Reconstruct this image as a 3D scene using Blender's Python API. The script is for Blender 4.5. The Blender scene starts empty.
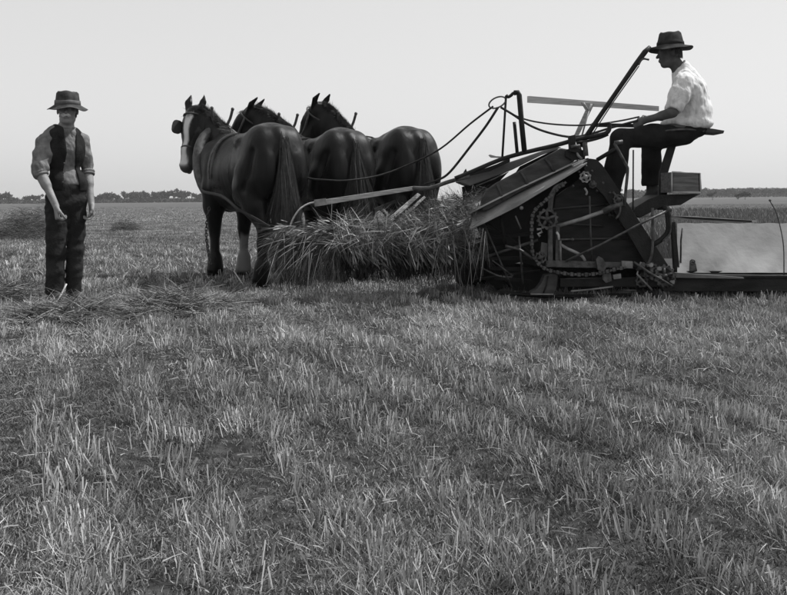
import bpy, math, random
import numpy as np
import openvdb
from mathutils import Vector, Matrix
RS = np.random.RandomState(7)
random.seed(7)
SC = bpy.context.scene
COL = SC.collection
FPX, CX, HY, CH = 900.0, 393.5, 200.0, 0.87     # focal length in photo pixels, centre column, eye level row, eye height
def P(px, py, Y):
    return np.array([(px - CX) / FPX * Y, Y, CH + (HY - py) / FPX * Y])
def V(*a): return np.array(a, float)
def nrm(a):
    a = np.asarray(a, float); return a / np.linalg.norm(a)

# ------------------------------------------------------------------ materials (all grey: the photograph is monochrome)
def new_mat(name, rough=0.7, spec=0.3):
    m = bpy.data.materials.new(name); m.use_nodes = True
    nt = m.node_tree; b = nt.nodes['Principled BSDF']
    b.inputs['Roughness'].default_value = rough
    b.inputs['Specular IOR Level'].default_value = spec
    return m, nt, b
def mat(name, lo, hi, rough=0.7, spec=0.3, scale=8.0, bump=0.0, bscale=60.0, stretch=(1, 1, 1), detail=6, attr=False, contrast=(0.35, 0.65), fold=0, spk=False):
    m, nt, b = new_mat(name, rough, spec)
    N, L = nt.nodes, nt.links
    tc = N.new('ShaderNodeTexCoord'); mp = N.new('ShaderNodeMapping'); mp.inputs['Scale'].default_value = stretch
    L.new(tc.outputs['Object'], mp.inputs['Vector'])
    n = N.new('ShaderNodeTexNoise'); n.inputs['Scale'].default_value = scale; n.inputs['Detail'].default_value = detail
    L.new(mp.outputs[0], n.inputs['Vector'])
    r = N.new('ShaderNodeValToRGB'); r.color_ramp.elements[0].position, r.color_ramp.elements[1].position = contrast
    r.color_ramp.elements[0].color = (lo, lo, lo, 1); r.color_ramp.elements[1].color = (hi, hi, hi, 1)
    L.new(n.outputs['Fac'], r.inputs[0])
    out = r.outputs[0]
    if attr:
        a = N.new('ShaderNodeAttribute'); a.attribute_name = 'tone'
        mx = N.new('ShaderNodeMix'); mx.data_type = 'RGBA'; mx.blend_type = 'MULTIPLY'; mx.inputs[0].default_value = 1
        L.new(r.outputs[0], mx.inputs[6]); L.new(a.outputs['Fac'], mx.inputs[7]); out = mx.outputs[2]
    if spk:
        a = N.new('ShaderNodeAttribute'); a.attribute_name = 'mark'
        rm = N.new('ShaderNodeValToRGB'); e = rm.color_ramp.elements; e[0].position = 0; e[0].color = (0, 0, 0, 1); e[1].position = 1; e[1].color = (.55, .55, .55, 1)
        q = N.new('ShaderNodeMath'); q.operation = 'MULTIPLY_ADD'; q.inputs[2].default_value = 0   # broken edge of the markings
        L.new(a.outputs['Fac'], q.inputs[0]); q.inputs[1].default_value = 1
        mk = N.new('ShaderNodeMix'); mk.data_type = 'RGBA'; mk.blend_type = 'ADD'; mk.inputs[0].default_value = 1
        L.new(q.outputs[0], rm.inputs[0]); L.new(out, mk.inputs[6]); L.new(rm.outputs[0], mk.inputs[7]); out = mk.outputs[2]
    L.new(out, b.inputs['Base Color'])
    if bump:
        n2 = N.new('ShaderNodeTexNoise'); n2.inputs['Scale'].default_value = bscale; n2.inputs['Detail'].default_value = 5
        L.new(mp.outputs[0], n2.inputs['Vector'])
        bp = N.new('ShaderNodeBump'); bp.inputs['Strength'].default_value = bump; bp.inputs['Distance'].default_value = 0.01
        L.new(n2.outputs['Fac'], bp.inputs['Height']); L.new(bp.outputs[0], b.inputs['Normal'])
    if spk:                                             # dust and sweat: uneven gloss
        ns = N.new('ShaderNodeTexNoise'); ns.inputs['Scale'].default_value = 5; ns.inputs['Detail'].default_value = 8; L.new(mp.outputs[0], ns.inputs['Vector'])
        mr = N.new('ShaderNodeMapRange'); mr.inputs[1].default_value = .35; mr.inputs[2].default_value = .65; mr.inputs[3].default_value = rough - .06; mr.inputs[4].default_value = rough + .16
        L.new(ns.outputs[0], mr.inputs[0]); L.new(mr.outputs[0], b.inputs['Roughness'])
    if fold:
        n3 = N.new('ShaderNodeTexNoise'); n3.inputs['Scale'].default_value = 6.5; n3.inputs['Detail'].default_value = 2; n3.inputs['Distortion'].default_value = 1.2
        L.new(mp.outputs[0], n3.inputs['Vector'])
        b2 = N.new('ShaderNodeBump'); b2.inputs['Strength'].default_value = fold; b2.inputs['Distance'].default_value = 0.035
        L.new(n3.outputs['Fac'], b2.inputs['Height']); L.new(bp.outputs[0], b2.inputs['Normal']); L.new(b2.outputs[0], b.inputs['Normal'])
    return m
M = dict(
    skin=mat('skin', .18, .27, .6, .3, 14, .2, 90),
    hand=mat('shaded_skin', .055, .095, .65, .25, 14, .2, 90),  # driver's skin: darker copy with shade and grime put into the colour
    hair=mat('hair', .05, .12, .7, .2, 60, .5, 200),
    moustache=mat('moustache_hair', .55, .8, .8, .1, 80, .5, 200),
    shirt=mat('work_shirt', .11, .21, .9, .1, 16, .5, 45, contrast=(.36, .64), fold=.5),
    white=mat('white_shirt', .44, .66, .9, .1, 14, .5, 30, stretch=(1.5, 1.5, .7), contrast=(.28, .5), fold=.6),
    vest=mat('waistcoat', .012, .028, .9, .1, 12, .4, 120, fold=.35),
    trouser=mat('trousers', .016, .032, .92, .1, 7, .5, 60, fold=.4),
    trouser2=mat('dark_trousers', .012, .022, .92, .1, 7, .4, 60, fold=.4),
    felt=mat('felt_hat', .035, .085, .95, .05, 16, .5, 120),
    felt2=mat('felt_hat_dark', .03, .06, .95, .05, 16, .5, 120),
    band=mat('hat_band', .015, .03, .8, .1, 16),
    band2=mat('hat_band_pale', .09, .14, .8, .1, 16),
    boot=mat('boot_leather', .02, .05, .6, .3, 20, .3, 60),
    coat=mat('horse_coat', .004, .015, .30, .16, 14, .20, 420, (1, 1, .25), contrast=(.3, .8), fold=.22, spk=True),
    muzzle=mat('grey_muzzle', .03, .09, .7, .2, 20, .3, 160),
    sock=mat('pale_feather', .12, .26, .85, .1, 18, .5, 160, (1, 1, .3)),
    blaze=mat('white_blaze', .45, .65, .8, .1, 20, .3, 160),
    mane=mat('horse_hair', .02, .045, .5, .4, 30, .3, 200, attr=True),
    leather=mat('harness_leather', .03, .07, .55, .4, 20, .3, 80),
    collar=mat('collar_leather', .05, .11, .6, .3, 20, .4, 60),
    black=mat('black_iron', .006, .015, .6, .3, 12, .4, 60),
    iron=mat('worn_iron', .022, .085, .5, .45, 18, .5, 90),
    pale=mat('bare_metal', .13, .26, .5, .4, 14, .3, 80),
    panel=mat('painted_panel', .025, .06, .55, .3, 7, .3, 50, (1, 1, 3)),
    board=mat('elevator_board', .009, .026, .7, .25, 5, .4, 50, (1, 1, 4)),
    deck=mat('deck_sheet', .16, .32, .55, .35, 5, .3, 40),
    upper=mat('upper_sheet', .10, .17, .6, .3, 5, .3, 40),
    canvas=mat('pale_sheet_metal', .23, .36, .75, .15, 1.4, .35, 18, detail=9),
    wood=mat('weathered_wood', .26, .48, .8, .2, 6, .5, 40, (1.2, 8, 14)),
    palewood=mat('pale_wood', .38, .55, .8, .2, 6, .4, 40, (1, 8, 12)),
    boxwood=mat('box_wood', .09, .17, .8, .2, 5, .4, 40, (1, 6, 10)),
    boxrim=mat('box_edge', .3, .5, .8, .2, 9, .3, 40),
    rope=mat('strap', .02, .04, .8, .2, 20, .3, 80),
    straw=mat('straw', .15, .36, .6, .3, 9, .0, attr=True),
    stubble=mat('stubble', .23, .44, .7, .2, 1.2, .0, attr=True),
    crop=mat('standing_grain', .13, .24, .8, .1, 2, .0, attr=True),
    leaf=mat('dry_leaf', .04, .09, .9, .05, .4, .0, attr=True),
    bark=mat('bark', .05, .09, .9, .05, 2),
)

# ------------------------------------------------------------------ mesh helpers
def link(name, me, material, parent=None, smooth=True):
    o = bpy.data.objects.new(name, me); COL.objects.link(o)
    if material: me.materials.append(material)
    if smooth: me.shade_smooth()
    if parent: o.parent = parent
    return o
def raw_mesh(name, v, faces_n, tone=None):
    """v (N,3); faces_n (F,k) all with k corners"""
    v = np.asarray(v, np.float32); f = np.asarray(faces_n, np.int32)
    me = bpy.data.meshes.new(name); k = f.shape[1]
    me.vertices.add(len(v)); me.vertices.foreach_set('co', v.ravel())
    me.loops.add(f.size); me.loops.foreach_set('vertex_index', f.ravel())
    me.polygons.add(len(f)); me.polygons.foreach_set('loop_start', np.arange(0, f.size, k, dtype=np.int32))
    me.polygons.foreach_set('loop_total', np.full(len(f), k, np.int32))
    if tone is not None:
        a = me.attributes.new('tone', 'FLOAT', 'POINT'); a.data.foreach_set('value', np.asarray(tone, np.float32))
    me.update(calc_edges=True)
    return me
def tag(o, label, cat, group=None, kind=None):
    o['label'] = label
    if cat: o['category'] = cat
    if group: o['group'] = group
    if kind: o['kind'] = kind
    return o
def thing(name, label, cat, loc=(0, 0, 0), group=None):
    o = bpy.data.objects.new(name, None); COL.objects.link(o); o.location = [float(c) for c in loc]; o.empty_display_size = .1
    return tag(o, label, cat, group)
class MB:
    """collects polygons of one part (world coordinates)"""
    def __init__(s): s.v = []; s.f = []; s.sm = []
    def add(s, vs, fs, smooth=False):
        b = len(s.v); s.v += [tuple(map(float, p)) for p in vs]
        s.f += [tuple(b + i for i in f) for f in fs]; s.sm += [smooth] * len(fs); return s
    def prism(s, poly, off):
        """closed outline (list of 3-vectors) extruded by vector off"""
        poly = [np.asarray(p, float) for p in poly]; n = len(poly); off = np.asarray(off, float)
        nn = sum(np.cross(poly[i], poly[(i + 1) % n]) for i in range(n))
        if np.dot(nn, off) > 0: poly = poly[::-1]
        vs = poly + [p + off for p in poly]
        fs = [tuple(range(n)), tuple(range(2 * n - 1, n - 1, -1))] + [((i + 1) % n, i, n + i, n + (i + 1) % n) for i in range(n)]
        return s.add(vs, fs)
    def box(s, c, x, y, z):
        c = np.asarray(c, float); x, y, z = (np.asarray(a, float) / 2 for a in (x, y, z))
        if np.dot(np.cross(x, y), z) < 0: z = -z
        q = [c + a * x + b * y + d * z for d in (-1, 1) for b in (-1, 1) for a in (-1, 1)]
        return s.add(q, [(0, 2, 3, 1), (4, 5, 7, 6), (0, 1, 5, 4), (2, 6, 7, 3), (0, 4, 6, 2), (1, 3, 7, 5)])
    def tube(s, pts, r, n=8, closed=False, flat=None):
        """pts polyline; r float or list; flat=(axis, factor) squashes the section across that axis"""
        pts = [np.asarray(p, float) for p in pts]; m = len(pts)
        rr = list(r) if hasattr(r, '__len__') else [r] * m
        vs = []; ref = None
        for i in range(m):
            a = pts[(i - 1) % m] if (closed or i > 0) else pts[i]
            b = pts[(i + 1) % m] if (closed or i < m - 1) else pts[i]
            t = nrm(b - a)
            if ref is None: ref = nrm(np.cross(t, [0.01, 1, .02]) if abs(t[1]) < .95 else np.cross(t, [0, 0, 1]))
            ref = nrm(ref - t * np.dot(ref, t)); w = np.cross(t, ref)
            for k in range(n):
                an = 2 * math.pi * k / n
                o = (ref * math.cos(an) + w * math.sin(an)) * rr[i]
                if flat is not None:
                    ax = nrm(flat[0]); o = o - ax * np.dot(o, ax) * (1 - flat[1])
                vs.append(pts[i] + o)
        fs = []
        for i in range(m if closed else m - 1):
            j = (i + 1) % m
            for k in range(n):
                fs.append((i * n + k, i * n + (k + 1) % n, j * n + (k + 1) % n, j * n + k))
        if not closed: fs += [tuple(range(n))[::-1], tuple((m - 1) * n + k for k in range(n))]
        return s.add(vs, fs, True)
    def strap(s, pts, nrms, w, th):
        """flat band: nrms point away from the surface it lies on"""
        pts = [np.asarray(p, float) for p in pts]; vs = []; m = len(pts)
        for i in range(m):
            t = nrm(pts[min(i + 1, m - 1)] - pts[max(i - 1, 0)]); nn = nrm(nrms[i] - t * np.dot(nrms[i], t)); b = np.cross(t, nn)
            vs += [pts[i] - b * w / 2 - nn * th, pts[i] + b * w / 2 - nn * th, pts[i] + b * w / 2 + nn * th * .6, pts[i] + nn * th, pts[i] - b * w / 2 + nn * th * .6]
        fs = [(i * 5 + k, (i + 1) * 5 + k, (i + 1) * 5 + (k + 1) % 5, i * 5 + (k + 1) % 5) for i in range(m - 1) for k in range(5)] + [(4, 3, 2, 1, 0), tuple((m - 1) * 5 + k for k in range(5))]
        return s.add(vs, fs)
    def ball(s, c, r, n=10):
        c = np.asarray(c, float); r = np.asarray(r if hasattr(r, '__len__') else (r, r, r), float)
        vs = [c + r * V(0, 0, 1)]
        for i in range(1, n // 2):
            th = math.pi * i / (n // 2)
            for k in range(n):
                ph = 2 * math.pi * k / n
                vs.append(c + r * V(math.sin(th) * math.cos(ph), math.sin(th) * math.sin(ph), math.cos(th)))
        vs.append(c - r * V(0, 0, 1)); L = len(vs) - 1; R = n // 2 - 1
        fs = [(0, 1 + k, 1 + (k + 1) % n) for k in range(n)]
        for i in range(R - 1):
            for k in range(n): fs.append((1 + i * n + k, 1 + (i + 1) * n + k, 1 + (i + 1) * n + (k + 1) % n, 1 + i * n + (k + 1) % n))
        fs += [(L, 1 + (R - 1) * n + (k + 1) % n, 1 + (R - 1) * n + k) for k in range(n)]
        return s.add(vs, fs, True)
    def build(s, name, material, parent=None, bevel=0.0):
        me = bpy.data.meshes.new(name); me.from_pydata(s.v, [], s.f)
        for p, q in zip(me.polygons, s.sm): p.use_smooth = q
        me.update()
        o = link(name, me, material, parent, smooth=False)
        if parent is not None:
            pw = parent
            off = Vector((0, 0, 0))
            while pw is not None: off += pw.location; pw = pw.parent
            me.transform(Matrix.Translation(-off))
        if bevel:
            b = o.modifiers.new('bevel', 'BEVEL'); b.width = bevel; b.segments = 2; b.limit_method = 'ANGLE'
        return o
def place(name, me, material, parent=None):
    o = link(name, me, material, parent)
    if parent is not None:
        off = Vector((0, 0, 0)); pw = parent
        while pw is not None: off += pw.location; pw = pw.parent
        me.transform(Matrix.Translation(-off))
    return o
def curve_pts(pts, n=6):
    """Catmull-Rom through points"""
    p = [np.asarray(q, float) for q in pts]; p = [2 * p[0] - p[1]] + p + [2 * p[-1] - p[-2]]; out = []
    for i in range(1, len(p) - 2):
        for k in range(n):
            t = k / n
            out.append(.5 * ((2 * p[i]) + (-p[i-1] + p[i+1]) * t + (2*p[i-1] - 5*p[i] + 4*p[i+1] - p[i+2]) * t*t + (-p[i-1] + 3*p[i] - 3*p[i+1] + p[i+2]) * t**3))
    out.append(p[-2]); return out

# ------------------------------------------------------------------ organic shapes: smooth blends of tapered limbs, meshed as one skin
class Body:
    def __init__(s, lo, hi, v):
        s.lo = np.asarray(lo, float); s.v = v
        s.n = np.ceil((np.asarray(hi) - s.lo) / v).astype(int) + 1
        s.a = np.full(s.n, 1.0, np.float32)
    def _blk(s, lo, hi):
        i0 = np.clip(np.floor((lo - s.lo) / s.v).astype(int), 0, s.n); i1 = np.clip(np.ceil((hi - s.lo) / s.v).astype(int) + 1, 0, s.n)
        if np.any(i1 <= i0): return None
        ax = [s.lo[d] + s.v * np.arange(i0[d], i1[d]) for d in range(3)]
        g = np.stack(np.meshgrid(*ax, indexing='ij'), -1)
        return tuple(slice(i0[d], i1[d]) for d in range(3)), g
    def _mix(s, sl, d, k, op):
        a = s.a[sl]
        if op == 'cut':
            d = -d; h = np.clip(.5 - .5 * (a - d) / k, 0, 1); s.a[sl] = a * (1 - h) + d * h + k * h * (1 - h); return
        if op == 'and':
            h = np.clip(.5 - .5 * (a - d) / k, 0, 1); s.a[sl] = a * (1 - h) + d * h + k * h * (1 - h); return
        h = np.clip(.5 + .5 * (a - d) / k, 0, 1); s.a[sl] = a * (1 - h) + d * h - k * h * (1 - h)
    def cap(s, p0, r0, p1, r1, k=.03, op='add', sq=None):
        p0, p1 = np.asarray(p0, float), np.asarray(p1, float); m = max(r0, r1) * 1.6 + k + 3 * s.v
        b = s._blk(np.minimum(p0, p1) - m, np.maximum(p0, p1) + m)
        if b is None: return s
        sl, g = b; d = p1 - p0; L = max(np.dot(d, d), 1e-9)
        t = np.clip(((g - p0) @ d) / L, 0, 1); q = g - p0 - t[..., None] * d
        if sq is not None:                                   # sq=(axis, factor>1 widens along axis)
            ax = nrm(sq[0]); q = q - ax * (q @ ax)[..., None] * (1 - 1 / sq[1])
        s._mix(sl, np.linalg.norm(q, axis=-1) - (r0 + (r1 - r0) * t), k, op); return s
    def chain(s, pts, rs, k=.03, op='add', sq=None):
        for i in range(len(pts) - 1): s.cap(pts[i], rs[i], pts[i+1], rs[i+1], k, op, sq)
        return s
    def ell(s, c, r, R=None, k=.03, op='add'):
        c = np.asarray(c, float); r = np.asarray(r, float); m = max(r) + k + 3 * s.v
        b = s._blk(c - m, c + m)
        if b is None: return s
        sl, g = b; q = g - c
        if R is not None: q = q @ np.stack(R, 1)
        k0 = np.linalg.norm(q / r, axis=-1); k1 = np.linalg.norm(q / (r * r), axis=-1)
        s._mix(sl, k0 * (k0 - 1) / np.maximum(k1, 1e-6), k, op); return s
    def loft(s, secs, k=.03, axis=0, op='add', pw=2.0, c2=1):
        """secs rows: (t, half width across axis c2, centre of third axis, half size third axis[, centre of c2])"""
        secs = np.asarray(secs, float); t0, t1 = secs[0, 0], secs[-1, 0]; c3 = 3 - axis - c2
        ax = [s.lo[d] + s.v * np.arange(s.n[d]) for d in range(3)]
        g = np.stack(np.meshgrid(*ax, indexing='ij'), -1); t = g[..., axis]; tc = np.clip(t, t0, t1)
        f = lambda j: smooth_interp(tc, secs[:, 0], secs[:, j])
        w, cz, hz = f(1), f(2), f(3); cy = f(4) if secs.shape[1] > 4 else 0
        e = ((np.abs((g[..., c2] - cy) / w)) ** pw + (np.abs((g[..., c3] - cz) / hz)) ** pw) ** (1 / pw)
        d = (e - 1) * np.minimum(w, hz); ex = np.abs(t - tc)
        d = np.where(ex > 0, np.sqrt(np.maximum(d, 0) ** 2 + ex ** 2), d)
        s._mix((slice(None),) * 3, d.astype(np.float32), k, op); return s
    def plane(s, p, n, k=.006):
        """keep only the side opposite to n"""
        b = s._blk(s.lo - 1, s.lo + s.n * s.v + 1); sl, g = b
        s._mix(sl, (g - np.asarray(p)) @ nrm(n), k, 'and'); return s
    def noise(s, amp, freq, seed=0, st=(1, 1, 1)):
        b = s._blk(s.lo - 1, s.lo + s.n * s.v + 1); sl, g = b; g = g * np.asarray(st)
        r = np.random.RandomState(seed); out = 0
        for o in range(3):
            f = freq * 1.9 ** o
            for _ in range(3):
                d = nrm(r.randn(3)); ph = r.rand() * 6; w = nrm(r.randn(3))
                out = out + np.sin((g @ d) * f + ph + 1.3 * np.sin((g @ w) * f * .6 + ph)) / (3 * 1.6 ** o)
        s.a += (amp * out).astype(np.float32); return s
    def mesh(s, name, x=None):
        g = openvdb.FloatGrid(1.0); g.copyFromArray(np.ascontiguousarray(s.a, dtype=np.float32))
        p, t, q = g.convertToPolygons(0.0, 0.0)
        p = p * s.v + s.lo
        me = raw_mesh(name, p, np.asarray(q)[:, ::1])
        me.update()
        # outward normals
        n = len(me.polygons); co = np.empty(n * 3, np.float32); no = np.empty(n * 3, np.float32)
        me.polygons.foreach_get('center', co); me.polygons.foreach_get('normal', no); co = co.reshape(-1, 3); no = no.reshape(-1, 3)
        i = np.arange(0, n, max(1, n // 400)); q1 = co[i] + no[i] * s.v * .7; ix = np.clip(np.round((q1 - s.lo) / s.v).astype(int), 0, s.n - 1)
        q0 = co[i] - no[i] * s.v * .7; iy = np.clip(np.round((q0 - s.lo) / s.v).astype(int), 0, s.n - 1)
        if np.mean(s.a[tuple(ix.T)] - s.a[tuple(iy.T)]) < 0: me.flip_normals()
        return me
def smooth_interp(x, xp, fp):
    i = np.clip(np.searchsorted(xp, x) - 1, 0, len(xp) - 2); h = xp[i + 1] - xp[i]; t = (x - xp[i]) / h
    m = np.gradient(fp, xp)
    return (2*t**3 - 3*t**2 + 1) * fp[i] + (t**3 - 2*t**2 + t) * h * m[i] + (-2*t**3 + 3*t**2) * fp[i+1] + (t**3 - t**2) * h * m[i+1]

def add_material_where(o, m, fn):
    """second material on the faces whose centre satisfies fn(centres)->bool array (coordinates of the mesh)"""
    o.data.materials.append(m); n = len(o.data.polygons); co = np.empty(n * 3, np.float32)
    o.data.polygons.foreach_get('center', co); idx = fn(co.reshape(-1, 3)).astype(np.int32) * (len(o.data.materials) - 1)
    cur = np.empty(n, np.int32); o.data.polygons.foreach_get('material_index', cur); idx = np.where(idx > 0, idx, cur)
    o.data.polygons.foreach_set('material_index', idx.astype(np.int32)); o.data.update()

# ------------------------------------------------------------------ blades, stalks and hair
def blades(root, d, length, width, bend, seg=3, tone=None, head=False, rs=RS, face=None, taper=.75):
    root = np.asarray(root, float); n = len(root); d = np.asarray(d, float); d = d / np.linalg.norm(d, axis=1, keepdims=True)
    length = np.broadcast_to(length, (n,)); width = np.broadcast_to(width, (n,)); bend = np.broadcast_to(bend, (n, 3))
    s = rs.randn(n, 3) if face is None else np.broadcast_to(face, (n, 3)) + .5 * rs.randn(n, 3)
    s = s - d * (s * d).sum(1)[:, None]; s = s / np.linalg.norm(s, axis=1, keepdims=True)
    vs = []
    for i in range(seg + 1):
        t = i / seg; c = root + d * (length * t)[:, None] + bend * (length * t * t)[:, None]
        w = width * ((1 - taper * t) if not head else (.45 if t < .7 else (1.6 if i < seg else .4)))
        vs += [c - s * (w / 2)[:, None], c + s * (w / 2)[:, None]]
    v = np.stack(vs, 1).reshape(-1, 3); k = 2 * (seg + 1)
    b = (np.arange(n) * k)[:, None]
    f = np.concatenate([b + np.array([[2*i, 2*i+1, 2*i+3, 2*i+2]]) for i in range(seg)], 1).reshape(-1, 4)
    tn = np.repeat(np.ones(n) if tone is None else tone, k)
    return v, f, tn
def join_blades(parts):
    off = 0; V_, F_, T_ = [], [], []
    for v, f, t in parts: V_.append(v); F_.append(f + off); T_.append(t); off += len(v)
    return np.concatenate(V_), np.concatenate(F_), np.concatenate(T_)

# ------------------------------------------------------------------ ground
def vnoise(x, y, f, seed):
    r = np.random.RandomState(seed); tab = r.rand(256, 256)
    x = x * f; y = y * f; xi = np.floor(x).astype(int); yi = np.floor(y).astype(int); u = x - xi; v = y - yi
    u = u*u*(3-2*u); v = v*v*(3-2*v); g = lambda a, b: tab[(xi + a) % 256, (yi + b) % 256]
    return (g(0,0)*(1-u)+g(1,0)*u)*(1-v) + (g(0,1)*(1-u)+g(1,1)*u)*v
def gz(x, y):
    """height of the ground"""
    x = np.asarray(x, float); y = np.asarray(y, float)
    far = np.clip((y - 25) / 475, 0, 3) ** 1.3; tilt = np.clip(x / np.maximum(y, 1) / .44, -1.3, 1.3)
    near = np.clip(1 - y / 40, 0, 1)
    return (.6 + 1.95 * tilt) * far + near * (.05 * (vnoise(x + 50, y + 50, .9, 1) - .5) + .025 * (vnoise(x + 50, y + 50, 3.1, 2) - .5) + .012 * (vnoise(x+50, y+50, 9, 5) - .5))
def ground():
    ys = np.concatenate([np.linspace(-12, .9, 8), np.arange(1, 14, .06), np.geomspace(14, 2500, 90)])
    us = np.concatenate([np.linspace(-3, -.62, 14), np.linspace(-.6, .6, 150), np.linspace(.62, 3, 14)])
    Yg, Ug = np.meshgrid(ys, us, indexing='ij'); X = Ug * np.maximum(Yg, 8)
    near = np.abs(Ug) <= .6
    X = Ug * np.maximum(Yg, 6.0)
    Z = gz(X, Yg); v = np.stack([X, Yg, Z], -1).reshape(-1, 3); a, b = X.shape
    i = (np.arange(a - 1)[:, None] * b + np.arange(b - 1)[None]).ravel()
    f = np.stack([i, i + 1, i + b + 1, i + b], 1)[:, ::-1]
    me = raw_mesh('ground', v, f)
    m, nt, bs = new_mat('field_soil', .95, .05); N, L = nt.nodes, nt.links
    tc = N.new('ShaderNodeTexCoord')
    def noise(sc, det, st=(1, 1, 1)):
        mp = N.new('ShaderNodeMapping'); mp.inputs['Scale'].default_value = st; L.new(tc.outputs['Object'], mp.inputs[0])
        n = N.new('ShaderNodeTexNoise'); n.inputs['Scale'].default_value = sc; n.inputs['Detail'].default_value = det; L.new(mp.outputs[0], n.inputs[0]); return n
    def ramp(n, a, b, lo, hi):
        r = N.new('ShaderNodeValToRGB'); r.color_ramp.elements[0].position = a; r.color_ramp.elements[1].position = b
        r.color_ramp.elements[0].color = (lo,) * 3 + (1,); r.color_ramp.elements[1].color = (hi,) * 3 + (1,); L.new(n, r.inputs[0]); return r
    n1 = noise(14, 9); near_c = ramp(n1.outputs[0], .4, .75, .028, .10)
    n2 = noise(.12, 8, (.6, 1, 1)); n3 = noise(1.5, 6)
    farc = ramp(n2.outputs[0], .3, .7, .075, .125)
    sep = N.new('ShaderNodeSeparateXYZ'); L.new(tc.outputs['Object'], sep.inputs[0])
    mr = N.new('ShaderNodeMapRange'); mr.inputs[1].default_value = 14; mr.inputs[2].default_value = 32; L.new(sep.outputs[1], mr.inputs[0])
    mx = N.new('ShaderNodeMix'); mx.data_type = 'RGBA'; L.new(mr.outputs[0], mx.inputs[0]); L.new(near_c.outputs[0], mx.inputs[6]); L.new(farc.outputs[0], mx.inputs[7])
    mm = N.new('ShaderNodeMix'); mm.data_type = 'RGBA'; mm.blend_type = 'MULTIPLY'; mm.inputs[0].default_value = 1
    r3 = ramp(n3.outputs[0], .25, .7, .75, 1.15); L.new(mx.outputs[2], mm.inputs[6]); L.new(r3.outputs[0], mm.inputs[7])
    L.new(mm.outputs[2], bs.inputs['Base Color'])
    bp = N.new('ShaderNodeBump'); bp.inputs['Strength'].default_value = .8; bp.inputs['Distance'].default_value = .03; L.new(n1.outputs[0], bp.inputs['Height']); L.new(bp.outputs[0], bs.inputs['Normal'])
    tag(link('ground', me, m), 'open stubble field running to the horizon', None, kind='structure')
ground()

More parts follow.
